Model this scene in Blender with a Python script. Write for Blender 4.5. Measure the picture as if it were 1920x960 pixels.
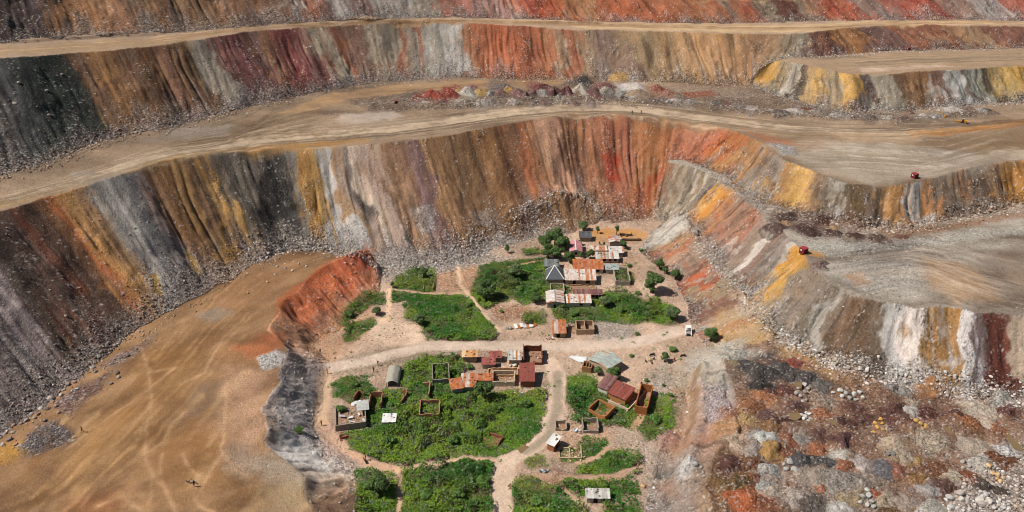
import bpy, math, random
import numpy as np
from mathutils import Vector, Matrix

for o in list(bpy.data.objects): bpy.data.objects.remove(o)
S = bpy.context.scene
C = S.collection

# ---------------------------------------------------------------- camera, sky, sun, exposure
FPX, PITCH, CAMH = 1500.0, math.radians(29), 130.0      # focal length in photo pixels (1920 wide), pitch, height over village
cd = bpy.data.cameras.new('camera'); cam = bpy.data.objects.new('camera', cd); C.objects.link(cam)
cd.sensor_width = 36; cd.lens = FPX/1920*36; cd.clip_start = 1; cd.clip_end = 3000
cam.location = (0, 0, CAMH); cam.rotation_euler = (math.pi/2-PITCH, 0, 0)
S.camera = cam
S.cycles.filter_width = 1.0; S.render.resolution_x = 1024; S.render.resolution_y = 512

SUN_EL = math.radians(52)
SUN_AZ = math.radians(185)          # direction TO the sun in plan (x axis = right of picture, y axis = away)
W = bpy.data.worlds.new('World'); S.world = W; W.use_nodes = True
nt = W.node_tree; bg = nt.nodes['Background']
sky = nt.nodes.new('ShaderNodeTexSky'); sky.sky_type = 'NISHITA'; sky.sun_disc = False
sky.sun_elevation = SUN_EL; sky.sun_rotation = math.pi/2-SUN_AZ
nt.links.new(sky.outputs[0], bg.inputs[0]); bg.inputs[1].default_value = 0.052
sl = bpy.data.lights.new('sun', 'SUN'); so = bpy.data.objects.new('sun', sl); C.objects.link(so)
sl.energy = 5.0; sl.angle = math.radians(0.5); sl.color = (1.0, 0.95, 0.87)
tosun = Vector((math.cos(SUN_AZ)*math.cos(SUN_EL), math.sin(SUN_AZ)*math.cos(SUN_EL), math.sin(SUN_EL)))
so.rotation_euler = tosun.to_track_quat('Z', 'Y').to_euler(); so.location = (0, 150, 200)
S.view_settings.view_transform = 'Standard'; S.view_settings.look = 'None'
S.view_settings.exposure = 0.3; S.view_settings.gamma = 1.0

# ---------------------------------------------------------------- helpers
rng = np.random.default_rng(7); random.seed(7)
_T = rng.random((8, 256, 256)).astype(np.float32)
def vn(x, y, seed=0):
    "value noise in -1..1"
    x = np.asarray(x, np.float64) + seed*17.13; y = np.asarray(y, np.float64) + seed*9.71
    xi = np.floor(x).astype(np.int64); yi = np.floor(y).astype(np.int64)
    fx = x-xi; fy = y-yi
    fx = fx*fx*(3-2*fx); fy = fy*fy*(3-2*fy)
    T = _T[seed % 8]; a = xi & 255; b = yi & 255; a1 = (xi+1) & 255; b1 = (yi+1) & 255
    return ((T[a, b]*(1-fx)+T[a1, b]*fx)*(1-fy)+(T[a, b1]*(1-fx)+T[a1, b1]*fx)*fy)*2-1
def fbm(x, y, n=4, seed=0, g=0.5):
    s = 0; a = 1; t = 0
    for i in range(n):
        s = s+a*vn(x*2**i, y*2**i, seed+i); t += a; a *= g
    return s/t
def ss(a, b, x):
    t = np.clip((x-a)/(b-a), 0, 1); return t*t*(3-2*t)
KALB = 0.78                                       # lit picture colour -> base colour
def lin(c, k=KALB):
    c = np.asarray(c, float)/255
    return np.where(c <= 0.04045, c/12.92, ((c+0.055)/1.055)**2.4)*k
CP, SP = math.cos(PITCH), math.sin(PITCH)
def ray(px, py):
    px = np.asarray(px, float); v = np.asarray(py, float)-480
    return px-960, FPX*CP-v*SP, -FPX*SP-v*CP
def at(px, py, z):
    "ground point seen at a photo pixel, at height z"
    dx, dy, dz = ray(px, py); t = (np.asarray(z, float)-CAMH)/dz
    return np.stack([dx*t, dy*t], -1)
def proj(x, y, z):
    zz = z-CAMH; dep = y*CP-zz*SP; dn = -y*SP-zz*CP
    return 960+FPX*x/dep, 480+FPX*dn/dep, dep

# ---------------------------------------------------------------- the lie of the land
# each slope: rows of (crest pixel x, y, height, toe pixel x, y, height)
SL = {
 1: [(-420,556,41,-120,925,8),(-300,510,40.5,0,835,8),(-150,450,39,110,745,8),(0,393,37.5,200,665,8),(110,362,36.3,285,605,8),(200,332,35.6,345,570,8),
     (310,299,34.6,420,530,8),(390,286,33,490,490,7.5),(470,280,30.5,540,468,6),(540,278,29,585,470,4.6),(590,277,28.6,632,476,3),(640,275,28.3,690,497,.8),(700,268,28.5,765,513,0),
     (770,262,28.7,845,500,0),(850,252,28.6,925,468,0),(930,235,28.5,1003,450,0),(1000,223,28.6,1058,437,.1),(1080,212,28.6,1115,424,.3),(1150,213,28.2,1172,416,.5),
     (1240,221,27,1225,410,.5),(1268,224,27,1252,300,15.8)],
 2: [(1268,224,27,1252,300,15.8),(1300,228,27,1268,299,16),(1380,245,27.2,1305,308,16),(1420,262,27.5,1350,330,16.5),(1452,287,28.4,1396,366,18),
     (1480,302,28.6,1430,384,19),(1530,322,28.6,1490,398,19),(1580,341,28.4,1560,415,19),(1640,348,28.3,1630,430,19),(1700,345,28.3,1705,428,19),(1760,330,28.5,1785,414,19),
     (1840,308,28.7,1870,397,19),(1920,298,28.8,1955,380,19),(2060,285,29,2100,362,19)],
 3: [(1250,303,15.3,1228,412,.5),(1300,314,15.6,1258,421,1),(1345,335,16.5,1285,402,6),(1390,366,18,1297,432,7),(1420,396,19.5,1318,470,7),(1450,416,20,1345,505,7),(1500,464,20,1400,556,7),
     (1528,503,19.7,1425,600,7),(1560,532,19.5,1462,640,7),(1600,553,19.5,1530,675,7),(1655,568,19.8,1620,708,7),(1700,572,20,1690,724,7),(1760,577,20.2,1765,735,7),
     (1830,583,20.4,1850,748,7),(1920,592,20.4,1950,762,7),(2060,605,20.4,2100,785,7)],
 4: [(1262,402,3,1216,440,.5),(1285,405,7,1200,470,.3),(1297,440,7.2,1222,492,.2),(1322,478,7.2,1258,520,.2),(1348,510,7,1275,545,.2),(1385,550,6.8,1290,590,.2),(1420,600,6.5,1305,628,.2),(1445,640,6.5,1330,655,.6)],
 5: [(-300,126,63.5,-200,392,40),(-150,118,63,-50,345,38.5),(0,107,61.5,100,303,37),(130,100,58,210,260,36),(250,90,56,330,238,35),(350,76,54.5,420,215,33.5),(450,60,53,520,190,32),
     (560,51,51.2,610,170,31),(640,46,49.6,680,158,30),(780,39,48.2,790,150,29.5),(860,41,47.4,865,144,29.3),(950,46,46.8,960,148,29.2),(1050,53,46.1,1072,151,29),(1200,57,46,1228,155,29),
     (1330,61,45.8,1362,161,29),(1395,63,45.8,1405,160,29.2),(1440,63,46,1424,128,36)],
 6: [(1440,63,46,1424,128,36),(1490,63,46.6,1480,108,39.7),(1530,59,47.1,1560,106,39.9),(1590,50,47.7,1640,99,40),(1690,46,48.2,1745,94,40.3),(1900,47,48.5,1960,90,40.5),(2070,47,48.7,2130,86,40.8)],
 7: [(1424,128,36,1408,158,29.2),(1455,111,39.2,1420,164,29.2),(1490,118,39.8,1470,184,29.2),(1520,122,40,1520,196,29),(1560,131,40,1565,208,29),(1600,139,40,1605,212,29),(1650,139,40,1665,209,29),(1720,133,40,1745,205,29),
     (1800,129,39.9,1830,198,29),(1920,122,39.6,1960,189,29),(2080,116,39.4,2130,180,29)],
 8: [(-228,-70,86.2,-160,96,64),(-28,-64,82.2,20,79,62.3),(222,-62,76.6,280,64,56.8),(372,-55,72.3,425,54,54.3),(532,-50,67.8,580,41,51.8),(772,-40,62.4,790,33,48.8),(892,-34,60.5,905,34,47.8),(1155,-16,57.4,1205,43,46.6),
     (1255,-4,55.6,1310,45,46.4),(1405,-3,56,1455,45,47.2),(1555,-25,60.2,1620,40,48.3),(1715,-34,62,1790,39,48.8),(1875,-40,63.6,1960,40,49.2),(2035,-44,64.7,2130,40,49.6)],
 9: [(692,462,9.2,716,518,.6),(660,470,9.4,712,546,.5),(620,490,9.6,690,574,.4),(585,514,9.6,662,598,.4),(555,545,9.4,636,618,.3),(528,570,9.2,614,632,.3),(510,595,8.8,600,640,.4),(496,618,8.4,592,646,.5),(518,638,8.4,598,656,.4),(532,652,8.8,608,670,.3),
     (528,690,9,612,700,.2),(512,722,9,608,735,.2),(502,755,9,600,770,.2),(497,795,8.8,585,806,.3),(500,832,8.4,605,836,.3),(545,858,8,645,866,.2),(578,890,8.2,672,884,.2),(581,930,8.4,688,925,.2),(583,975,8.5,704,975,.2),(588,1050,8.5,726,1050,.2),(594,1130,8.5,745,1130,.2)],
 10:[(1345,657,6.6,1312,668,.8),(1368,690,7,1270,715,.3),(1376,740,7.2,1258,760,.3),(1386,800,7.2,1246,810,.3),(1350,848,6.8,1232,860,.3),(1322,900,6.6,1220,910,.3),(1312,960,6.6,1212,965,.3),(1305,1040,6.6,1206,1040,.3),(1300,1130,6.6,1200,1130,.3)],
}
CELL = 0.40
GX0, GX1, GY0, GY1 = -212.0, 262.0, 78.0, 422.0
nx = int((GX1-GX0)/CELL)+1; ny = int((GY1-GY0)/CELL)+1
gx = GX0+np.arange(nx)*CELL; gy = GY0+np.arange(ny)*CELL
GXX, GYY = np.meshgrid(gx, gy)
Z = np.full((ny, nx), np.nan); WID = np.zeros((ny, nx), np.int16)
UU = np.zeros((ny, nx)); VV = np.zeros((ny, nx)); UM = np.zeros((ny, nx))
def raster(P, A, fn):
    "P 3x2 points, A 3xk attributes"
    i0 = max(int(math.ceil((P[:,0].min()-GX0)/CELL)), 0); i1 = min(int((P[:,0].max()-GX0)/CELL), nx-1)
    j0 = max(int(math.ceil((P[:,1].min()-GY0)/CELL)), 0); j1 = min(int((P[:,1].max()-GY0)/CELL), ny-1)
    if i1 < i0 or j1 < j0: return
    X = GXX[j0:j1+1, i0:i1+1]; Y = GYY[j0:j1+1, i0:i1+1]
    d = (P[1,1]-P[2,1])*(P[0,0]-P[2,0])+(P[2,0]-P[1,0])*(P[0,1]-P[2,1])
    if abs(d) < 1e-9: return
    a = ((P[1,1]-P[2,1])*(X-P[2,0])+(P[2,0]-P[1,0])*(Y-P[2,1]))/d
    b = ((P[2,1]-P[0,1])*(X-P[2,0])+(P[0,0]-P[2,0])*(Y-P[2,1]))/d
    c = 1-a-b; m = (a >= -1e-6) & (b >= -1e-6) & (c >= -1e-6)
    if m.any(): fn(slice(j0, j1+1), slice(i0, i1+1), m, [a*A[0,k]+b*A[1,k]+c*A[2,k] for k in range(A.shape[1])])
CRX = {}
for w, rows in SL.items():
    R = np.array(rows, float)
    t = np.arange(len(R)); n = (len(R)-1)*24; tt = np.linspace(0, len(R)-1, n+1)
    I = lambda k: np.interp(tt, t, R[:,k])
    # smooth a little so that crests curve instead of kinking
    def sm(a):
        for _ in range(14):
            a[1:-1] = a[1:-1]*.5+.25*(a[2:]+a[:-2])
        return a
    cx, cy, cz, tx, ty, tz = [sm(I(k)) for k in range(6)]
    cp = at(cx, cy, cz); tp = at(tx, ty, tz)
    um = np.concatenate([[0], np.cumsum(np.hypot(*np.diff((cp+tp)/2, axis=0).T))])
    j = vn(um/7., um*0+w, 1)*0.9+vn(um/2.7, um*0+w, 2)*0.5      # scalloped edge
    if w == 9: j = j*1.9
    dv = cp-tp; dv /= np.maximum(np.hypot(dv[:,0], dv[:,1]), 1e-6)[:,None]
    env = np.clip(np.minimum(um, um[-1]-um)/6, 0, 1)
    cp = cp+dv*(j*env)[:,None]
    jt = (vn(um/8., um*0+w, 5)*1.8+vn(um/3., um*0+w, 6)*.7)*env*(.6 if w in (4, 9, 10) else 1); tp = tp+dv*jt[:,None]
    CRX[w] = (um, cx)
    for i in range(n):
        q = [(cp[i], cz[i], 0, i), (cp[i+1], cz[i+1], 0, i+1), (tp[i+1], tz[i+1], 1, i+1), (tp[i], tz[i], 1, i)]
        for tri in ((0,1,2), (0,2,3)):
            P = np.array([q[k][0] for k in tri])
            A = np.array([(q[k][1], cx[q[k][3]], q[k][2], um[q[k][3]], cz[q[k][3]], tz[q[k][3]]) for k in tri])
            def fn(sj, si, m, at_, w=w):
                zc, zt, v = at_[4], at_[5], at_[2]
                z = zt+(zc-zt)*((1-v)*0.86+0.14*(1-v)**2.4)
                Z[sj, si][m] = z[m]; WID[sj, si][m] = w
                UU[sj, si][m] = at_[1][m]; VV[sj, si][m] = v[m]; UM[sj, si][m] = at_[3][m]
            raster(P, A, fn)
# control heights for the flats (pixel, height)
CTL = [(760,640,0),(900,620,0),(1000,700,0),(900,800,0),(700,900,0),(900,950,0),(1100,900,0),(1100,560,0),(1000,500,0),(820,560,0),(1150,800,0),(1150,650,0),(1000,1080,0),(800,1100,0),(1150,1090,0),(640,640,.2),
       (400,620,8.6),(300,720,8.4),(200,850,8.4),(350,850,8.6),(100,950,8.3),(450,950,8.4),(250,1060,8.4),(450,1090,8.5),(-60,1080,8.3),(480,540,8.8),
       (1600,800,6.8),(1500,900,6.6),(1700,900,6.4),(1850,850,6.6),(1450,750,7),(1600,1080,6.5),(1900,1080,6.5),(1400,1080,6.6),(2050,950,6.6),(1500,690,6.8),
       (1700,500,19.6),(1850,520,19.8),(1620,500,19.6),(1900,450,19.4),(1750,260,28.8),(1600,290,28.6),(1850,280,28.9),(2000,240,29),(1000,190,28.8),(700,220,29.2),(1300,200,28.8),
       (300,262,34.8),(100,330,36.6),(1700,115,40.1),(1850,110,40.2)]
cpts = [(at(a,b,c), c) for a,b,c in CTL]
fixed = ~np.isnan(Z)
def fill(Z, fixed, iters):
    def relax(z, f, zf, n):
        for _ in range(n):
            p = np.pad(z, 1, mode='edge')
            z = (p[:-2,1:-1]+p[2:,1:-1]+p[1:-1,:-2]+p[1:-1,2:])*.25
            z[f] = zf[f]
        return z
    lev = [(np.where(fixed, Z, 0.), fixed.astype(float))]
    while min(lev[-1][0].shape) > 24:
        z, f = lev[-1]; h, w = z.shape; h2, w2 = (h+1)//2, (w+1)//2
        zp = np.zeros((h2*2, w2*2)); fp = np.zeros_like(zp); zp[:h,:w] = z*f; fp[:h,:w] = f
        f2 = fp.reshape(h2,2,w2,2).sum((1,3)); z2 = zp.reshape(h2,2,w2,2).sum((1,3))
        lev.append((np.where(f2 > 0, z2/np.maximum(f2, 1e-9), 0), np.minimum(f2, 1)))
    cur = None
    for k in range(len(lev)-1, -1, -1):
        z, f = lev[k]; m = f > 0
        if cur is None: s = np.where(m, z, z[m].mean())
        else: s = np.where(m, z, np.repeat(np.repeat(cur, 2, 0), 2, 1)[:z.shape[0], :z.shape[1]])
        cur = relax(s, m, z, iters[min(k, len(iters)-1)])
    return cur
for (x, y), c in cpts:
    i = int((x-GX0)/CELL); j = int((y-GY0)/CELL)
    if 2 <= i < nx-2 and 2 <= j < ny-2 and np.all(WID[j-2:j+3, i-2:i+3] == 0):
        Z[j-2:j+3, i-2:i+3] = c; fixed[j-2:j+3, i-2:i+3] = True
# the plateau beyond the topmost crest
Z[-1, :] = np.interp(gx, [-212, -150, -90, 0, 100, 262], [89, 80, 71, 63, 58, 67]); fixed[-1, :] = True
Z = fill(Z, fixed, [12, 30, 60, 150, 400, 600])
Z0 = Z.copy()
def blur(a, n):
    for _ in range(n):
        p = np.pad(a, 1, mode='edge')
        a = (p[:-2,1:-1]+p[2:,1:-1]+p[1:-1,:-2]+p[1:-1,2:]+4*p[1:-1,1:-1])/8
    return a
Z = blur(Z, 3)
def zat(x, y, A=None):
    A = Z if A is None else A
    fx = np.clip((np.asarray(x, float)-GX0)/CELL, 0, nx-1.001); fy = np.clip((np.asarray(y, float)-GY0)/CELL, 0, ny-1.001)
    i = fx.astype(int); j = fy.astype(int); a = fx-i; b = fy-j
    return (A[j,i]*(1-a)+A[j,i+1]*a)*(1-b)+(A[j+1,i]*(1-a)+A[j+1,i+1]*a)*b
def hit(px, py):
    "where the ray through a photo pixel meets the land"
    px = np.atleast_1d(np.asarray(px, float)); py = np.atleast_1d(np.asarray(py, float))
    dx, dy, dz = ray(px, py); L = np.sqrt(dx**2+dy**2+dz**2); dx, dy, dz = dx/L, dy/L, dz/L
    t = np.full(px.shape, 95.); done = np.zeros(px.shape, bool); lo = t.copy(); hi = t.copy()
    for k in range(320):
        tn = t+1.5
        below = (CAMH+dz*tn) < zat(dx*tn, dy*tn, Z0)
        new = below & ~done; lo[new] = t[new]; hi[new] = tn[new]; done |= below
        t = tn
        if done.all(): break
    lo[~done] = t[~done]; hi[~done] = t[~done]
    for k in range(13):
        md = (lo+hi)/2; b = (CAMH+dz*md) < zat(dx*md, dy*md, Z0)
        hi = np.where(b, md, hi); lo = np.where(b, lo, md)
    return np.stack([dx*hi, dy*hi, CAMH+dz*hi], -1)
def P2(*pts):
    a = np.array(pts, float).reshape(-1, 2); return hit(a[:,0], a[:,1])[:,:2]
# ---------------------------------------------------------------- what the slopes are made of: bands of tipped rock, by crest position
def bands(s):
    out = []
    for t in s.split():
        x, c = t.split(':'); out.append((float(x), tuple(int(c[i:i+2], 16) for i in (0, 2, 4))))
    return out
BAND = {
 1: bands('-420:5c4e44 -260:655850 -140:786a68 -95:8a7c7a -55:5e4d42 -10:6a5348 15:7a4a38 40:604c40 70:7d5a3e 92:a05a34 108:b07a44 128:b4854e 150:96704a 168:968c80 195:a09890 214:8c8680 228:5e5e60 250:7a706c 262:9c8276 280:7c5a3e 305:8a623c 330:a0784a 350:7c5e48 375:86684c 388:c49450 400:7e7060 425:6e665e 452:8a7c6c 478:86786a 489:4a4440 505:403c3a 520:56504a 530:86807a 552:8e8272 562:b07c38 585:bc8a44 600:ae8850 608:b4b0ac 618:bcb8b4 626:a8825a 640:9a8478 652:56504c 664:c8b29c 690:b89e8e 705:8a6a52 722:a27a58 745:8e6a50 762:8c6e6c 780:80625e 795:a67c52 815:9c744e 835:86664c 855:9a7452 880:8a6648 905:a0744a 935:8e6244 958:7c5a44 975:a8623c 992:b27850 1010:c89a7a 1035:c09074 1048:745240 1070:6c4e3e 1085:a4704c 1110:b4785a 1140:b06c4e 1165:a86850 1185:b47c54 1215:ac764c 1240:a4683e 1268:a86a46'),
 2: bands('1240:a86a46 1290:b47050 1340:b0684a 1372:b86438 1400:b4642e 1425:a87844 1452:8e8074 1464:8e8478 1478:b07c42 1492:c49444 1520:cc9c4c 1534:b4824e 1542:86684e 1556:7e6a5a 1566:a09688 1588:aaa298 1596:6a5234 1622:725838 1630:7a6454 1655:806a58 1664:a47c50 1680:b8803c 1698:b07a40 1704:a8a49e 1726:aaa6a2 1733:b87c38 1748:a46a34 1756:806c5c 1790:86705c 1800:a46c3e 1812:846a56 1836:7a6454 1872:8a6c4e 1886:b0782e 1915:ac742c 1935:806048 2080:80664e'),
 3: bands('1250:9c6848 1258:927660 1266:a0907e 1274:846e58 1284:a08e78 1296:746658 1306:aa9c8a 1318:8c7454 1326:b0a698 1336:8a7a6c 1345:7a726c 1356:9a7448 1366:cc9438 1380:c4782c 1390:b87a4a 1400:9a7662 1416:aa6a4e 1428:94786a 1440:98806e 1447:c4bcb0 1458:c0b6aa 1464:8c6a5c 1472:86685a 1478:746a62 1490:8a7e78 1496:aca69c 1501:cc8c24 1513:d09428 1518:b8924e 1524:948270 1540:8e7c6c 1556:8a7a6e 1568:857562 1580:a8a298 1592:806a58 1612:86664e 1640:6c523a 1656:725c46 1664:a8a49e 1690:b0aca8 1697:ccbcb2 1730:ccc0b8 1738:80622e 1744:b48038 1798:ac7832 1804:ccc8c6 1822:c4bebe 1828:6e5c5a 1848:705e5c 1854:6a3020 1888:702e20 1896:a8947e 1960:a89680 2060:90806c'),
 4: bands('1262:ac9e90 1278:b4aca0 1290:b8b0a4 1298:a88a62 1304:b0643c 1311:a0806a 1325:8c7868 1334:b05c36 1342:b8562e 1347:a89484 1352:b85a34 1358:a08668 1368:9a8466 1378:8c6250 1388:8a5e4e 1396:b09884 1404:a8a094 1412:989086 1418:b07258 1430:b49c84 1445:a88a60'),
 5: bands('-300:604e44 -100:6c5a50 -40:545250 10:50524e 50:4c5048 90:3e443e 118:44463e 128:7c5638 150:785c48 172:96683c 195:9c6e40 222:865e42 240:7c5e4a 262:6e4a2c 285:8a6040 300:966a52 325:946848 345:86643e 362:988c7c 385:9c9080 395:86564a 425:86504a 445:8a4e4c 470:80605a 490:a0724e 512:8c5648 530:8e4440 556:86504a 572:9a7460 590:a89880 616:a49680 624:a45c3a 640:845e4e 668:8c6656 688:9c8c76 735:988a76 748:9e5a40 764:a08870 775:9c9080 785:a45c40 794:9c9284 840:a49c90 852:b4b0a8 866:a89a8c 874:a4683e 900:b0623a 945:b46440 985:a45a3a 1010:b06a44 1040:a88060 1050:a89478 1062:a85e40 1082:b06a46 1092:a08668 1130:8c7264 1172:907462 1186:a08460 1250:a4825c 1268:b48a5e 1320:b88a5e 1380:b08458 1410:9c7452 1440:9a7656'),
 6: bands('1440:9a7656 1490:8c7a64 1512:968c78 1530:74483c 1550:704236 1566:a07040 1590:a46a38 1606:7a5a52 1650:7c5c54 1670:a45e38 1688:946048 1740:8c5640 1780:a07452 1820:a88664 1850:946050 1900:8e6250 1960:a06c50 2080:8c6450'),
 7: bands('1424:b48a3c 1452:c09040 1460:bc8c40 1466:8c785c 1484:968468 1492:b8ac9c 1506:aca090 1511:54463a 1519:6a5846 1526:b08c5c 1540:c09448 1552:94826a 1572:98886e 1580:c49444 1604:c0903c 1610:70605e 1624:786868 1632:a89c88 1660:988c78 1670:7a5a40 1698:8a6444 1730:94683e 1760:805c4c 1776:a8a8a2 1800:a4a49e 1808:6c5444 1818:9c9c90 1834:90907e 1842:5c4838 1854:7c6a50 1864:a8905e 1884:b8924a 1905:c4923c 1930:a88444 2080:806a50'),  # dark brown beside the first pale grey is shadow painted as a band
 8: bands('-200:544440 0:5c4844 35:54464a 58:6e5240 80:906440 115:a87448 150:b07e58 190:a0704e 210:9a7458 225:8c7866 240:946c4c 290:8a6448 330:96704e 400:8e6448 470:946a50 515:906650 530:a89c90 545:ac9e92 555:a05430 568:985840 580:a8a098 610:a49a92 630:7c6058 660:806058 690:968a80 740:a0968c 800:948474 830:9a6858 870:a86454 905:a88276 950:b07860 975:b44c32 1010:b45634 1050:a86c48 1090:a87850 1120:b05c36 1180:b46440 1230:b06844 1290:a86844 1330:a05e40 1350:988a78 1368:a86844 1385:b04e34 1404:8c7c68 1424:94846e 1440:6c3c34 1470:744438 1482:968470 1505:a87856 1525:b04a30 1550:ac5a3c 1575:8c7266 1615:907468 1635:a85c4c 1665:b06450 1690:b43e28 1712:a85c48 1735:8c6a5c 1770:947060 1790:a09690 1820:a4948c 1840:b46854 1880:b85c48 1920:b46450 2080:a06450'),
 9: bands('692:cc6c44 660:d8704a 585:dc7648 525:d07850 512:c08460 496:c89470 520:c89878 532:a89080 528:9a8c84 512:8c847e 502:a09690 497:9c928c 500:c4beb8 545:c0b8b0 578:a8907a 581:8c6c54 588:907058 594:907058'),
 10: bands('1345:a89c90 1368:a49888 1376:a08a80 1386:a87e68 1350:a48c7a 1322:98847a 1312:a0907e 1300:9c8a78'),
}
COL = np.zeros((ny, nx, 3), np.float32)
COL[:] = lin((190, 152, 122))
RUB = np.zeros((ny, nx), np.float32)                     # how stony the surface is
GRN = np.zeros((ny, nx), np.float32)                     # plant cover
n_big = fbm(GXX/19, GYY/19, 4, 3); n_mid = fbm(GXX/5.3, GYY/5.3, 3, 1); n_fine = fbm(GXX/1.5, GYY/1.5, 2, 5)
wn = rng.random((ny, nx)).astype(np.float32)
wx = GXX+vn(GXX/6, GYY/6, 2)*1.4+vn(GXX/2.2, GYY/2.2, 4)*.7; wy = GYY+vn(GXX/6, GYY/6, 3)*1.4+vn(GXX/2.2, GYY/2.2, 6)*.7
REG = np.zeros((ny, nx), np.int16)
def sdist(poly, X, Y, closed=True):
    "distance to a polyline; negative inside when closed"
    n = len(poly); d2 = np.full(X.shape, 1e9); ins = np.zeros(X.shape, bool)
    for i in range(n if closed else n-1):
        a = poly[i]; b = poly[(i+1) % n]; e = b-a; L = max(e@e, 1e-9)
        t = np.clip(((X-a[0])*e[0]+(Y-a[1])*e[1])/L, 0, 1)
        d2 = np.minimum(d2, (X-a[0]-t*e[0])**2+(Y-a[1]-t*e[1])**2)
        if closed:
            c = (a[1] > Y) != (b[1] > Y)
            with np.errstate(divide='ignore', invalid='ignore'):
                ins ^= c & (X < (b[0]-a[0])*(Y-a[1])/(b[1]-a[1])+a[0])
    d = np.sqrt(d2); return np.where(ins, -d, d)
def window(P, m):
    i0 = max(int((P[:,0].min()-m-GX0)/CELL), 0); i1 = min(int((P[:,0].max()+m-GX0)/CELL)+2, nx)
    j0 = max(int((P[:,1].min()-m-GY0)/CELL), 0); j1 = min(int((P[:,1].max()+m-GY0)/CELL)+2, ny)
    return slice(j0, j1), slice(i0, i1)
def area(pts, soft=1.5, warp=True):
    P = P2(*pts); sj, si = window(P, soft+3)
    d = sdist(P, (wx if warp else GXX)[sj, si], (wy if warp else GYY)[sj, si])
    return sj, si, 1-ss(-soft, soft, d)
def strip(pts, width, soft=.6, warp=True):
    P = P2(*pts); sj, si = window(P, width+soft+3)
    X, Y = GXX[sj, si], GYY[sj, si]
    if warp: X = X*.6+wx[sj, si]*.4; Y = Y*.6+wy[sj, si]*.4
    d = sdist(P, X, Y, False)
    return sj, si, 1-ss(width/2-soft, width/2+soft, d)
def hx(c): return tuple(int(c[i:i+2], 16) for i in (0, 2, 4))
def paint(m, c, k=1.0, grain=0.35, rub=None):
    sj, si, a = m; a = np.clip(a*k*(1-grain*.5+grain*n_mid[sj, si]+grain*.5*n_fine[sj, si]), 0, 1)
    COL[sj, si] += (lin(hx(c))-COL[sj, si])*a[...,None]
    if rub is not None: RUB[sj, si] += (rub-RUB[sj, si])*a
def region(pts, r):
    sj, si, a = area(pts, .1, False); REG[sj, si][(a > .5) & (WID[sj, si] == 0)] = r
# regions of the flats: 1 village, 2 pad, 3 haul road bench, 4 top road, 5 right terrace, 6 upper right terrace, 7 spoil field
REG[:] = 1
def regz(): 
    X, Y = GXX, GYY
    REG[(Z0 > 26) & (WID == 0)] = 3
    REG[(Z0 > 44) & (WID == 0)] = 4
    REG[(Z0 > 38.3) & (X > 95) & (Y > 285) & (Z0 < 44) & (WID == 0)] = 6
    REG[(Z0 > 13) & (Z0 <= 26) & (X > 40) & (WID == 0)] = 5
    REG[(Z0 > 3.5) & (Z0 <= 13) & (X > 40) & (WID == 0)] = 7
    REG[(Z0 > 4) & (Z0 <= 13) & (X < -20) & (WID == 0)] = 2
regz()
BASE = {1: 'b99c86', 2: '9a7650', 3: 'a88a6e', 4: 'b4977c', 5: '9c8a78', 6: 'b09274', 7: '92725e'}
for r, c in BASE.items(): COL[REG == r] = lin(hx(c))
RUB[REG == 1] = .22; RUB[REG == 2] = .06; RUB[REG == 3] = .12; RUB[REG == 5] = .15; RUB[REG == 7] = .4; RUB[REG == 6] = .1
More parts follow.
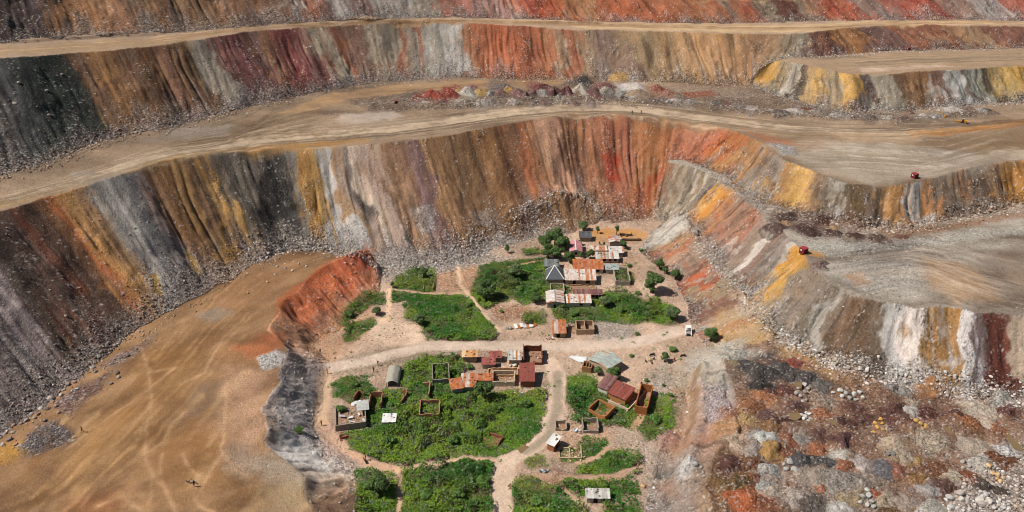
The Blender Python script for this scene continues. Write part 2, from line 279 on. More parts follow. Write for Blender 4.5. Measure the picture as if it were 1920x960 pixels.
for w, B in BAND.items():
    m = WID == w
    bx = np.array([b[0] for b in B]); bc = np.array([lin(b[1]) for b in B])
    um, cx = CRX[w]
    if w in (9, 10):                 # these crests double back: band positions in the order of the rows
        rows = SL[w]; bum = np.interp(np.linspace(0, 1, len(B)), np.linspace(0, 1, len(um)), um)
        if w == 9:
            keyx = [r[0] for r in rows]
            bum = [um[int(np.clip(24*min((i for i in range(len(rows))), key=lambda i: abs(rows[i][0]-B[k][0])+abs(i/len(rows)-k/len(B))*60), 0, len(um)-1))] for k in range(len(B))]
            bum = np.maximum.accumulate(np.array(bum, float)+np.arange(len(B))*1e-3)
        q = UM[m]+(vn(UM[m]/5, VV[m]*3, 2)*1.6+vn(UM[m]/1.6, VV[m]*5, 4)*.7); cc = np.stack([np.interp(q, bum, bc[:,k]) for k in range(3)], -1)
    else:
        sc = (cx[-1]-cx[0])/um[-1]   # crest pixels per metre
        q = UU[m]+sc*(vn(UM[m]/12, VV[m]*2.0, 2)*(1.4+3.6*VV[m])+vn(UM[m]/5, VV[m]*4, 4)*(1.2+1.6*VV[m])+vn(UM[m]/1.8, VV[m]*9, 3)*1.0+vn(UM[m]/.7, VV[m]*18, 6)*.5)
        # hard-ish edges between tipped loads
        mid = (bx[1:]+bx[:-1])/2; k = np.clip(np.searchsorted(mid, q), 0, len(bx)-1)
        f = np.clip((q-bx[np.maximum(k-1, 0)])/np.maximum(bx[k]-bx[np.maximum(k-1, 0)], 1e-6), 0, 1)
        soft = np.stack([np.interp(q, bx, bc[:,j]) for j in range(3)], -1)
        wide = sum(np.stack([np.interp(q+d*sc, bx, bc[:,j]) for j in range(3)], -1) for d in (-7, -3.5, 0, 3.5, 7))/5
        cc = soft*.36+bc[k]*.44+wide*.20
    u_, v_ = UM[m], VV[m]
    streak = vn(u_/.9, v_*2.2+u_*.02, 1)*.10+vn(u_/.45, v_*4, 5)*.08+vn(u_/3.3, v_*1.5, 6)*.10+fbm(u_/4, v_*8, 3, 2)*.12
    gray = cc.mean(1, keepdims=True); ds = .18 if w in (2, 3, 5, 6, 7, 8) else .09; cc = (cc*(1-ds)+gray*np.array([1.16, .98, .84])*ds)*(1+streak)[:,None]
    # a second rock colour in thin runs
    run = ss(.35, .75, vn(u_/1.3, v_*1.3, 7)+.25*vn(u_/.5, v_*6, 3))[:,None]
    alt = bc[np.clip(np.searchsorted((bx if w not in (9,10) else bum), (UU[m] if w not in (9,10) else u_))+((vn(u_/9, v_, 5) > 0)*2-1), 0, len(bc)-1)]
    cc = cc*(1-run*.6)+alt*run*.6
    patch = ss(.15, .4, fbm(u_/6, v_*3.2, 3, 3))[:,None]*.45; alt2 = bc[np.clip(np.searchsorted((bx if w not in (9,10) else bum), (UU[m] if w not in (9,10) else u_))+np.round(3*vn(u_/5, v_*2, 6)).astype(int), 0, len(bc)-1)]
    cc = cc*(1-patch)+alt2*patch
    fan_ = ss(.05, .45, fbm(u_/3.4, v_*1.3, 3, 7)+(v_-.72)*1.3)[:,None]*(.42 if w not in (9, 10) else .25)      # scree fans widening downhill
    cc = cc*(1-fan_)+(cc.mean(1, keepdims=True)*.55+lin((142, 128, 118))*.5)*fan_
    damp = ss(.45, .7, vn(u_/1.5+.5*vn(u_/5, v_*3, 2), v_*.9, 5))*ss(.9, .2, v_+.3*vn(u_/2, v_*0, 1)); cc = cc*(1-.38*damp)[:,None]
    if w == 9:
        kk = (ss(.35, .95, v_+.25*fbm(u_/3, v_*3, 3, 5))*ss(62, 50, u_))[:,None]*.8; cc = cc*(1-kk)+lin((190, 146, 112))*kk
        lob = vn(u_/5, v_*1.2, 3); cc = cc*(1+.25*lob*ss(50, 62, u_))[:,None]
    if w == 1: cc = cc*(1+.28*ss(420, 150, UU[m]))[:,None]  # colour lightened towards the left to offset the slope's shade
    if w == 5: cc = cc*(1+.15*ss(400, 100, UU[m]))[:,None]
    COL[m] = cc
    r = .16+.45*fan_[:,0]+.6*ss(.66, 1.0, v_+.18*fbm(u_/5, v_*3, 3, 4))+.35*ss(.25, .6, fbm(u_/3.5, v_*2.2, 3, 6))
    RUB[m] = r
# stony aprons at the toes take a grey-brown mixed colour
def apron(w, c, v0, k=.6, x0=-999, x1=9999):
    m = (WID == w) & (UU >= x0) & (UU <= x1)
    a = (k*ss(v0, 1.0, VV[m]+.14*fbm(UM[m]/5, VV[m]*3, 3, 4)))[:,None]
    COL[m] = COL[m]*(1-a)+lin(hx(c))*a
apron(1, '988880', .74, .7, -500, 420); apron(1, 'a29488', .76, .8, 420, 720); apron(1, 'b0a49a', .84, .85, 640, 1010); apron(1, '9c8470', .86, .6, 1010, 1300)
apron(5, '90817a', .78, .75, -400, 860); apron(5, '94785e', .88, .5, 860, 1500); apron(7, '988c82', .82, .7); apron(2, '9a8270', .82, .6, 1440, 2100); apron(3, 'a09284', .80, .6); apron(8, '968478', .86, .5)
vm = (REG == 1) & (WID == 0); tv = np.clip(.5+.9*fbm(GXX/9, GYY/9, 4, 6), 0, 1)[...,None]; COL[vm] = (lin(hx('9e8470'))*(1-tv)+lin(hx('c8aa92'))*tv)[vm]
vm = (REG == 3) & (WID == 0); tv = np.clip(.5+1.0*fbm(GXX/24, GYY/9, 4, 5), 0, 1)[...,None]; COL[vm] = (lin(hx('86705c'))*(1-tv)+lin(hx('b2967a'))*tv)[vm]
vm = (REG == 5) & (WID == 0); tv = np.clip(.5+1.1*fbm(GXX/15, GYY/6, 4, 1), 0, 1)[...,None]; COL[vm] = (lin(hx('7a6a5c'))*(1-tv)+lin(hx('aea294'))*tv)[vm]
vm = (REG == 2) & (WID == 0); tv = np.clip(.5+.8*fbm((GXX+GYY)/30, (GYY-GXX)/7, 4, 2)+.5*fbm(GXX/9, GYY/9, 3, 4), 0, 1)[...,None]; COL[vm] = (lin(hx('7e5c3e'))*(1-tv)+lin(hx('b08a66'))*tv)[vm]
# ---- patches: (outline in the photograph, colour, softness m, strength, stoniness)
PAT = [
 # haul road bench
 ([(0,375),(120,345),(240,312),(330,285),(470,268),(560,262),(640,258),(700,254),(690,268),(545,278),(400,285),(250,316),(100,360),(0,392)],'b89460',2,.8,.05),
 ([(430,262),(545,252),(640,255),(690,262),(545,278),(440,281)],'b8813c',1.5,.85,.03),
 ([(130,325),(200,322),(245,312),(200,335),(150,345)],'a09a94',1,.7,.1),
 ([(300,255),(440,232),(520,212),(590,205),(600,235),(520,262),(420,275),(320,285)],'8a7256',3,.75,.08),
 ([(330,240),(440,232),(420,255),(330,262),(270,270)],'a89c90',2,.7,.15),
 ([(640,228),(800,222),(900,212),(1000,200),(1040,200),(900,228),(800,240),(660,246)],'a8957f',2,.8,.05),
 ([(610,246),(700,240),(790,241),(820,247),(700,258),(620,262)],'6a5c4c',1,.85,.02),
 ([(640,214),(740,208),(760,218),(700,228),(640,232)],'c4b4a6',1.5,.8,.1),
 ([(1000,206),(1100,196),(1220,200),(1340,218),(1460,232),(1640,248),(1640,262),(1450,255),(1340,240),(1230,222),(1110,213),(1020,220)],'b39470',2,.8,.03),
 ([(1240,205),(1400,226),(1560,240),(1700,240),(1700,248),(1500,252),(1380,240),(1250,216)],'8c7868',1.5,.6,.03),
 ([(1690,243),(1800,236),(1900,224),(1990,214),(1990,226),(1900,240),(1800,252),(1720,258)],'b8782c',1.5,.9,.03),
 ([(1560,250),(1680,246),(1760,255),(1700,266),(1600,266)],'c4a684',2,.7,.03),
 ([(1470,290),(1560,268),(1700,270),(1840,290),(1900,300),(1760,328),(1660,345),(1590,338),(1530,318)],'b8ab9a',3,.7,.08),
 ([(1720,270),(1860,250),(1960,235),(1960,290),(1850,286)],'94734e',3,.6,.05),
 ([(1840,285),(1930,280),(1990,292),(1900,300)],'c8b8a4',1.5,.6,.05),
 ([(1440,268),(1470,266),(1500,290),(1460,290)],'aaa8a4',1,.8,.5),
 ([(1400,248),(1480,262),(1500,272),(1440,270)],'b8704a',1.5,.7,.1),
 ([(600,180),(720,160),(900,150),(1060,150),(1070,158),(900,163),(760,172),(650,192),(560,212),(520,214)],'b8926a',1.5,.85,.05),
 ([(640,188),(760,172),(900,172),(1200,176),(1420,168),(1500,195),(1700,215),(1850,205),(1880,215),(1700,228),(1560,226),(1400,214),(1250,198),(1100,190),(960,196),(820,206),(700,208)],'88705f',1.5,.75,.7),
 ([(1240,160),(1400,165),(1440,185),(1300,182)],'a8907e',2,.7,.5),
 ([(1280,172),(1340,170),(1350,180),(1290,182)],'ac5638',1,.8,.3),
 ([(1490,200),(1525,205),(1520,213)],'8c3c2c',.6,.8,.3),
 ([(760,166),(800,166),(800,184),(760,186)],'80685c',1,.6,.4),
 # top road
 ([(0,88),(130,80),(250,74),(360,66),(440,58),(300,84),(130,98),(0,104)],'b4946c',1,.8,.03),
 ([(1000,40),(1300,47),(1500,48),(1600,42),(1920,42),(1920,45),(1600,47),(1520,60),(1350,60),(1100,53)],'ccac80',1,.9,.02),
 # upper right terrace
 ([(1560,112),(1700,105),(1920,100),(2000,98),(2000,115),(1720,122),(1600,130)],'b89c7c',2,.8,.05),
 ([(1610,128),(1740,122),(1800,124),(1700,131),(1620,136)],'d0b49c',1,.8,.1),
 ([(1460,104),(1560,104),(1620,106),(1540,112),(1470,112)],'8c7a66',1.5,.7,.3),
 ([(1700,110),(1920,104),(1920,108),(1720,116)],'8c7c66',1,.5,.05),
 # right terrace
 ([(1495,452),(1560,450),(1660,455),(1760,440),(1900,425),(1940,428),(1860,448),(1760,458),(1640,470),(1570,485),(1520,475)],'aaa498',2,.85,.35),
 ([(1600,455),(1720,448),(1740,460),(1640,474),(1590,480)],'8c8680',2,.7,.4),
 ([(1560,500),(1640,480),(1730,500),(1740,540),(1690,558),(1620,548),(1570,520)],'aca69c',3,.75,.3),
 ([(1730,480),(1830,500),(1870,560),(1800,570),(1740,540)],'b08a64',3,.75,.05),
 ([(1830,480),(1960,460),(1980,560),(1900,560),(1850,520)],'7c6a5a',4,.8,.08),
 ([(1870,480),(1930,500),(1960,540),(1900,545)],'a48c78',2,.5,.08),
 ([(1490,462),(1530,470),(1545,485),(1500,485)],'bc8430',.8,.8,.1),
 ([(1580,515),(1620,510),(1630,530),(1600,535)],'a8805e',1.5,.7,.1),
 ([(1440,400),(1520,395),(1640,430),(1560,445),(1480,430)],'7a5a4c',2,.7,.5),
 ([(1640,432),(1760,425),(1920,395),(1960,400),(1800,430),(1660,445)],'9a7258',1.5,.8,.2),
 # narrow bench and boulder line
 ([(1300,300),(1345,322),(1395,362),(1440,395),(1420,402),(1380,368),(1330,335)],'a49688',1,.8,.7),
 ([(1285,398),(1300,436),(1340,500),(1400,560),(1450,625),(1530,675),(1500,690),(1430,640),(1380,570),(1320,500)],'a8967e',2,.7,.5),
 ([(1350,580),(1420,590),(1450,640),(1380,650),(1330,655),(1320,620)],'b08a58',2,.7,.2),
 ([(1380,545),(1420,560),(1430,590),(1390,585)],'b89a78',1.5,.6,.1),
 # pad
 ([(140,850),(160,805),(230,770),(260,780),(210,840),(120,900)],'c4935a',4,.7,.02),
 ([(280,820),(380,790),(430,830),(420,900),(330,930),(260,900)],'96693c',5,.7,.03),
 ([(270,650),(380,640),(350,720),(280,790),(230,800),(260,720)],'a0713f',5,.6,.02),
 ([(300,700),(370,690),(350,760),(300,790)],'8e6844',3,.6,.02),
 ([(420,690),(500,690),(500,830),(450,870),(410,800)],'c49c80',4,.75,.15),
 ([(400,640),(500,640),(500,680),(420,690)],'b08058',3,.6,.1),
 ([(360,730),(420,720),(400,780),(340,785)],'86705c',2.5,.7,.05),
 ([(445,648),(540,632),(535,650),(490,675),(455,672)],'c06c46',2,.75,.1),
 ([(480,675),(525,656),(530,672),(520,692),(490,695)],'c4c0bc',.8,.9,.6),
 ([(440,850),(520,850),(575,880),(578,920),(500,900),(430,880)],'b4a694',2.5,.7,.25),
 ([(430,830),(470,835),(470,860),(435,855)],'80766a',1.5,.6,.1),
 ([(480,910),(570,900),(575,960),(500,960)],'b0a080',3,.6,.1),
 ([(130,930),(240,925),(240,975),(120,975)],'ac6e48',4,.6,.03),
 ([(370,590),(420,575),(440,590),(400,608)],'968e82',1.5,.75,.1),
 ([(430,530),(540,490),(560,500),(500,560),(450,590),(400,580)],'a87c58',3,.6,.1),
 ([(520,560),(600,500),(690,462),(700,470),(610,500),(530,572),(512,600)],'b4613c',1,.8,.1),
 ([(0,835),(40,830),(50,850),(20,870),(-20,880)],'bc8a3c',1,.8,.2),
 ([(60,800),(110,790),(130,830),(60,860),(30,840)],'726c6c',1.5,.8,.9),
 ([(100,760),(150,720),(210,700),(180,740),(130,780)],'7c666a',1.5,.8,.7),
 ([(180,690),(250,650),(300,625),(280,650),(220,690)],'86787a',2,.7,.6),
 # village
 ([(560,640),(620,600),(700,560),(720,600),(640,660),(610,690)],'b88a66',3,.7,.2),
 ([(610,690),(650,662),(740,650),(810,656),(780,678),(690,692),(640,705)],'94856f',2,.8,.3),
 ([(800,665),(860,656),(930,650),(880,668),(820,675)],'a89a84',1.5,.6,.3),
 ([(700,605),(770,598),(830,642),(900,645),(720,648),(690,630)],'d4b8a0',2,.75,.1),
 ([(940,600),(1030,590),(1040,640),(1300,600),(1300,640),(1240,730),(1090,690),(1040,690),(1000,650),(930,650)],'c8aa90',3,.5,.15),
 ([(700,480),(900,470),(960,480),(900,500),(800,515),(720,530)],'a89c92',2,.8,.9),
 ([(810,515),(890,500),(900,560),(850,545),(830,550)],'b98a68',1.5,.8,.35),
 ([(925,570),(985,570),(1005,590),(960,600),(925,595)],'b08260',1.2,.85,.6),
 ([(1100,432),(1180,428),(1225,438),(1200,452),(1120,456)],'b98446',1.2,.9,.03),
 ([(1120,445),(1190,450),(1200,500),(1190,560),(1260,560),(1270,600),(1180,600),(1150,520)],'b08c70',2,.6,.35),
 ([(1090,605),(1150,600),(1200,615),(1180,640),(1120,645)],'a8a096',1.5,.6,.8),
 ([(1260,690),(1300,655),(1350,640),(1410,640),(1370,680),(1320,700),(1270,730)],'aaa396',1.5,.85,.15),
 ([(1215,700),(1250,680),(1262,720),(1230,750)],'b0a69c',1.5,.6,.6),
 ([(1255,690),(1305,690),(1310,760),(1290,850),(1255,850),(1260,760)],'b08c6a',2,.75,.2),
 ([(1250,700),(1290,695),(1280,720),(1255,725)],'aaa49a',1.5,.5,.3),
 ([(1235,810),(1290,800),(1285,830),(1240,840)],'96685c',2,.8,.2),
 ([(1205,830),(1300,850),(1290,960),(1205,960)],'a0948a',3,.75,.35),
 ([(1270,868),(1310,862),(1305,890),(1280,900)],'d0ccc8',1,.9,.5),
 ([(1230,905),(1270,895),(1280,925),(1240,930)],'9a6a50',2,.7,.2),
 ([(1230,870),(1262,868),(1265,885),(1235,895)],'6e6862',1.2,.8,.3),
 ([(1250,925),(1275,925),(1270,950),(1250,950)],'6e6460',1,.7,.3),
 ([(1320,730),(1370,725),(1375,770),(1330,800),(1315,770)],'a89ca0',2,.8,.8),
 ([(1340,770),(1380,760),(1382,790),(1350,800)],'9c6444',1.2,.8,.3),
 ([(1340,700),(1375,700),(1378,730),(1345,735)],'9c968e',1.5,.7,.3),
 ([(1330,800),(1385,795),(1380,820),(1330,825)],'b08458',1.5,.7,.3),
 ([(1000,905),(1050,880),(1060,915),(1020,915)],'a86c50',1,.8,.7),
 ([(1070,790),(1140,800),(1160,810),(1140,840),(1100,830),(1060,860),(1040,840)],'c09878',2,.7,.35),
 ([(1140,800),(1190,810),(1195,850),(1150,830)],'a89684',2,.7,.3),
 ([(600,850),(640,845),(680,880),(670,890),(610,870)],'a8948a',2,.8,.6),
 ([(590,790),(640,790),(660,850),(600,850)],'b09080',2,.7,.5),
 ([(1290,700),(1308,690),(1306,760),(1292,830),(1284,832),(1294,760)],'86684c',.6,.75,.1),  # dark shadow beside the low ridge, painted into the ground colour
 # spoil field
 ([(1340,840),(1420,830),(1430,900),(1360,960),(1310,960)],'8a6a48',3,.7,.4),
 ([(1440,660),(1500,640),(1560,690),(1640,720),(1600,760),(1500,720)],'a07e58',3,.8,.2),
 ([(1560,880),(1660,890),(1700,950),(1560,970),(1430,930)],'948a80',3,.7,.6),
 ([(1820,870),(1940,820),(1990,960),(1800,960)],'a89c94',3,.8,.9),
 ([(1720,960),(1780,930),(1900,940),(1900,990)],'b0a49c',2,.8,.9),
 ([(1500,700),(1760,740),(1930,760),(1930,800),(1600,780)],'846050',4,.6,.5),
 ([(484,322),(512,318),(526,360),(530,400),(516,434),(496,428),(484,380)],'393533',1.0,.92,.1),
 # marks high on the slopes
 ([(1128,285),(1160,282),(1172,330),(1150,335),(1130,320)],'a83c28',1,.8,.1),
 ([(1185,350),(1215,330),(1240,300),(1248,310),(1230,350),(1205,410),(1190,412)],'a8462c',1,.5,.1),
 ([(1040,365),(1110,368),(1130,400),(1105,425),(1040,440),(1000,440)],'a07850',2,.7,.35),
 ([(770,395),(800,385),(815,430),(790,440)],'a8a29c',1.5,.6,.7),
 ([(880,395),(910,385),(918,420),(895,425)],'a09a94',1,.6,.7),
 ([(1350,360),(1390,350),(1330,400),(1300,405)],'c88c34',.8,.5,.05),
 ([(355,455),(362,478),(376,505),(368,512),(350,480)],'c0963c',.6,.85,.1),
 ([(275,508),(295,508),(312,545),(300,548),(282,530)],'b48c34',.7,.85,.1),
 ([(405,462),(445,450),(450,470),(425,495),(400,480)],'b08440',1,.7,.2),
 ([(40,140),(150,150),(180,240),(120,230),(60,190)],'40463f',2,.45,.2),
 ([(1280,0),(1490,0),(1490,3),(1280,2)],'c4a474',.5,.6,.1),
]
for pts, c, sft, k, rub in PAT: paint(area(pts, sft), c, k, .35, rub)
# tracks and footpaths (village)
TRACK = [([(1035,680),(1046,715),(1042,770),(1022,818),(980,848),(945,868),(940,910),(938,975),(936,1060)],4.4,'ccb29c'),
         ([(1046,700),(1045,770),(1024,818),(985,846)],2.4,'9c8c78'),
         ([(620,690),(700,672),(800,650),(900,648),(1010,650),(1100,648),(1200,640),(1270,620)],4.6,'cab4a2'),
         ([(602,785),(622,820),(650,848),(690,868),(740,882)],2.4,'cca486'),
         ([(740,882),(800,872),(870,860),(930,864)],1.0,'d2ac8a'),
         ([(736,882),(752,905),(748,940),(735,980)],1.0,'cca486'),
         ([(858,500),(862,535),(888,562),(905,588),(935,620)],1.3,'d8b698'),
         ([(740,545),(800,552),(860,550)],1.2,'c4a080'),
         ([(728,545),(728,580),(720,605)],2.0,'d8b698'),
         ([(1085,865),(1120,858),(1135,840)],1.4,'c49e7e'),
         ([(1000,893),(1080,895),(1150,893),(1195,875)],1.6,'b8947a'),
         ([(1050,918),(1080,940),(1110,965)],.9,'c0987a'),
         ([(612,700),(605,740),(598,790)],3,'ccaa8a'),
         ([(1190,800),(1205,770),(1195,730)],2,'b8926e'),
         ([(950,500),(1010,490)],1.0,'b8926e')]
REGT = np.zeros((ny, nx), bool)
for pts, wd, c in TRACK:
    m = strip(pts, wd, .7); paint(m, c, .95, .2, .06); REGT[m[0], m[1]] |= m[2] > .5
REG[REGT & (REG == 1) & (WID == 0)] = 8
# pale dried rivulets on the pad
for pts in ([(265,640),(282,700),(285,760),(268,850),(285,890),(275,960)],[(282,700),(330,690),(240,760),(180,800)],[(270,850),(300,830),(330,790),(350,770)],[(280,880),(310,920),(330,960)],[(285,760),(230,820),(180,860),(130,930)],
            [(425,720),(420,790),(415,840),(440,880),(470,890)],[(420,850),(390,890),(370,930)],[(345,850),(355,880),(370,895)],[(305,850),(300,890),(310,925)],[(360,930),(370,950),(400,965)],[(270,960),(230,930),(180,950)],[(420,640),(380,700),(345,715)]):
    paint(strip(pts, 2.2, 1.4), 'bc946c', .35, .6); paint(strip(pts, .55, .4), 'd4ac86', .55, .5)
# wheel ruts on the haul roads and terraces
def ruts(pts, n, spread, c, k):
    P = np.array(pts, float)
    for i in range(n):
        o = rng.normal(0, spread); q = P.copy(); q[:,1] += o+rng.normal(0, .7, len(P)); q[:,0] += rng.normal(0, 4, len(P))
        a, b = sorted(rng.random(2)); 
        if b-a < .3: a, b = max(a-.2, 0), min(b+.2, 1)
        t = np.linspace(a, b, 12)*(len(q)-1); q = np.stack([np.interp(t, np.arange(len(q)), q[:,0]), np.interp(t, np.arange(len(q)), q[:,1])], -1)
        paint(strip(q.tolist(), .55+.5*rng.random(), .3), c, k*.95, .7)
ruts([(0,380),(150,340),(300,290),(470,268),(640,255),(800,240),(950,215),(1080,203),(1200,207),(1350,228),(1500,244),(1700,246),(1920,225)], 60, 4.5, '7e6a58', .65)
ruts([(0,376),(150,338),(300,288),(470,264),(640,250),(800,236),(950,212),(1080,202),(1200,206),(1350,228),(1500,246),(1700,250),(1920,232)], 50, 5.5, 'cbb295', .6)
ruts([(0,95),(250,80),(450,54),(640,42),(860,38),(1200,49),(1500,54),(1700,43),(1920,43)], 40, 2.0, 'd0ac84', .5)
ruts([(0,95),(250,80),(450,54),(640,42),(860,38),(1200,49),(1500,54),(1700,43),(1920,43)], 25, 2.2, '927050', .4)
ruts([(560,210),(700,172),(900,158),(1060,154)], 16, 3, '94704e', .5)
ruts([(1480,290),(1600,300),(1700,310),(1900,270)], 36, 15, '8c7a66', .35)
ruts([(1480,290),(1600,290),(1760,300),(1920,260)], 26, 15, 'd0c2b0', .3)
ruts([(1560,500),(1700,480),(1800,500),(1920,545)], 45, 26, '6c5c50', .35)
ruts([(1600,520),(1740,500),(1830,540),(1920,560)], 34, 26, 'c4b09a', .3)
ruts([(1560,120),(1700,112),(1920,106)], 24, 5, '8c765e', .5)
for k_ in range(46):
    x_, y_ = rng.uniform(60, 480), rng.uniform(640, 970); L_ = rng.uniform(15, 60)
    paint(strip([(x_-L_*.6, y_+L_*.75), (x_+rng.normal(0, 5), y_+rng.normal(0, 5)), (x_+L_*.6, y_-L_*.75)], rng.uniform(.6, 3.5), .8), ['7c5a3a','bc9468','94683c','c8a47c'][k_ % 4], .45, .8)
ruts([(520,500),(420,600),(280,740),(120,880),(20,980)], 26, 45, '86603c', .35)
ruts([(500,520),(400,620),(300,740),(160,880),(60,980)], 22, 48, 'c49a6c', .3)
ruts([(300,280),(420,262),(480,240),(520,215)], 26, 9, '64523e', .45)
ruts([(430,270),(520,245),(600,225),(700,215)], 26, 9, 'c0a888', .4)

H1 = [(812,180,18,2.6,'a83c24'),(843,178,15,2.8,'a03420'),(862,173,8,1.8,'b08a3c'),(877,174,13,2.6,'b0aca0'),(903,174,11,2,'b48c3c'),(920,176,8,1.6,'a4a098'),(937,176,11,1.9,'86645c'),(953,171,10,2.2,'c09438'),(970,177,11,2.4,'946660'),(986,180,8,1.6,'84605a'),(1000,176,9,1.9,'80585a'),(1016,177,11,2.4,'98908a'),
      (1040,175,15,2.6,'80504e'),(1062,173,13,2.8,'84504e'),(1088,170,15,2.4,'aaa08e'),(1112,175,12,2.4,'7c5250'),(1136,176,14,2.8,'a89c8c'),(1135,164,17,1.8,'8c5450'),(1165,179,9,2.4,'9a9890'),(1196,178,22,2.4,'9c8468'),(1188,163,24,1.6,'c0b8b0'),(1232,168,12,2.2,'a4583c'),(1095,152,17,1.0,'4a4644'),(1160,146,12,1.2,'c09040'),(1010,164,16,1.6,'8c4c48'),(940,165,18,1.4,'80706a'),(885,163,8,1.2,'946060'),(1250,176,16,1.2,'a87058')]
H2 = [(1475,408,20,2,'644a42'),(1458,424,16,1.8,'6a5048'),(1505,430,18,2,'5e443e'),(1540,414,20,2.2,'6a463a'),(1526,440,14,1.6,'5a403a'),(1562,437,14,1.5,'664a40'),(1602,443,14,1.6,'64483c'),(1642,446,13,1.4,'6c5044'),(1474,419,9,1.2,'a87e50'),(1562,428,11,1.2,'a8845a'),(1690,444,13,1.2,'8a5c48'),(1535,497,14,1.6,'80605a')]
H3 = [(1385,664,17,1.8,'a8a59a'),(1366,676,15,1.5,'a8a698'),(1380,686,12,1,'8c7a58'),(1428,702,34,3.2,'55504e'),(1466,694,24,2.6,'5c5654'),(1482,708,20,2,'605a56'),(1424,724,18,2.2,'4c4846'),(1512,712,18,1.8,'5e5856'),(1542,724,17,1.6,'66605c'),(1486,684,19,1.8,'984a38'),(1445,732,15,1.4,'6e463c'),(1472,734,15,1.4,'70463c'),
      (1432,746,19,1.6,'a8683a'),(1408,762,19,1.8,'a86a3c'),(1402,788,15,1.3,'b08c54'),(1437,780,15,1.4,'6e4c48'),(1442,800,15,1.2,'94683a'),(1470,792,15,1.4,'6c443a'),(1490,764,19,1.4,'765046'),(1542,778,17,1.7,'ac6a40'),(1545,752,19,1.3,'9a8472'),(1602,768,20,1.4,'744c40'),(1622,786,18,1.3,'6e483e'),(1590,794,19,1.4,'6a443c'),
      (1672,730,16,1.4,'8c867e'),(1740,728,23,1.2,'a8703c'),(1696,736,13,1.2,'96928c'),(1708,770,15,1.3,'b4b0a8'),(1712,754,12,1,'a89680'),(1676,770,21,1.5,'6a443a'),(1742,776,18,1.5,'74443a'),(1790,778,16,1.4,'70483e'),(1840,768,24,1.6,'b8a894'),(1852,790,16,1.2,'b09a88'),(1876,750,17,1.6,'a09e96'),(1884,772,18,1.4,'744640'),(1812,790,17,1.3,'a4622e'),(1870,802,12,1.2,'ac6a46'),
      (1430,824,20,2,'b4b8b4'),(1447,850,19,2.2,'b0843a'),(1378,828,20,1.4,'b49a80'),(1408,848,18,1.6,'a0938c'),(1476,824,18,1.6,'9c5c3c'),(1502,828,18,1.3,'9a928a'),(1536,845,16,1.5,'ac663c'),(1482,850,16,1.5,'985a3c'),(1541,820,19,1.5,'6c4840'),(1582,830,21,1.6,'684440'),(1500,862,21,1.8,'5e5c5e'),(1546,868,20,1.5,'64625f'),(1576,860,14,1.3,'b4b0a4'),(1612,872,21,1.5,'aca09a'),
      (1410,872,18,1.5,'8a5a3c'),(1374,872,20,1.8,'6c443a'),(1410,896,13,1.3,'a0603c'),(1374,906,20,1.2,'80623a'),(1441,882,21,1.9,'a4a29c'),(1430,910,15,1.4,'a0a09a'),(1522,896,30,1.6,'9c8c7c'),(1568,904,26,1.6,'948a80'),(1582,876,14,1.3,'a0603a'),(1540,916,12,1.4,'ac623c'),(1395,936,26,2.5,'b85a20'),(1430,952,25,1.6,'a4603c'),(1452,926,20,1.5,'aa9a88'),(1492,936,20,1.5,'ac9c90'),(1526,950,22,1.7,'6e645c'),(1576,960,20,1.5,'b0aea8'),(1592,936,18,1.2,'a08a68'),
      (1670,836,20,1.4,'b09a80'),(1692,856,18,1.2,'ac9880'),(1752,830,26,1.3,'b09c84'),(1822,836,26,1.3,'ae9c88'),(1715,864,11,1.1,'b88c40'),(1655,878,18,1.4,'6e6c70'),(1682,886,18,1.3,'9c5c44'),(1722,900,13,1.3,'946a30'),(1757,880,21,1.3,'8c5a3c'),(1786,896,15,1.4,'b4a48c'),(1770,918,18,1.3,'6c4a40'),(1816,896,16,1.3,'905030'),(1840,866,17,1.3,'a8a298'),(1881,866,21,1.4,'8a5434'),(1886,846,16,1.4,'c0bebc'),(1852,916,23,1.4,'5c4e46'),(1748,922,17,1.6,'a29c9a'),(1746,956,22,1.7,'aca89c'),(1700,942,20,1.2,'9c8a7a'),(1660,936,18,1.2,'a89478'),(1640,926,11,1.4,'b0603c'),(1666,962,16,1.2,'80603a')]
_hp = ['8a7a70','9c948c','7c6458','a89c90','86584a','b0a89e','9a8468','6e6460']
for k_ in range(44):
    t_ = k_/43; x_ = 800+1060*t_; y_ = np.interp(x_, [640,760,900,1100,1250,1400,1560,1700,1870], [204,194,192,188,190,204,217,221,208]); H1.append((x_+rng.normal(0, 6), y_+rng.normal(0, 4.5), 8+8*rng.random(), .9+.7*rng.random(), _hp[int(rng.integers(0, 8))]))
H1 = [(a_, b_, c_*(1.1 if i_ < 28 else 1), d_*(1.7 if i_ < 28 else 1.2), e_) for i_, (a_, b_, c_, d_, e_) in enumerate(H1)]
for px0, py0, hw0, h0, c0 in H1+H2+H3:
    th = np.linspace(0, 6.283, 10)[:-1]; k0 = 1.0+.5*rng.random(); rs_ = .55+.9*rng.random(9); paint(area([(px0+hw0*k0*r_*math.cos(t)*1.15, py0+hw0*.6*k0*r_*math.sin(t)) for t, r_ in zip(th, rs_)], 1.3), c0, .72, .8, .25+.5*rng.random())
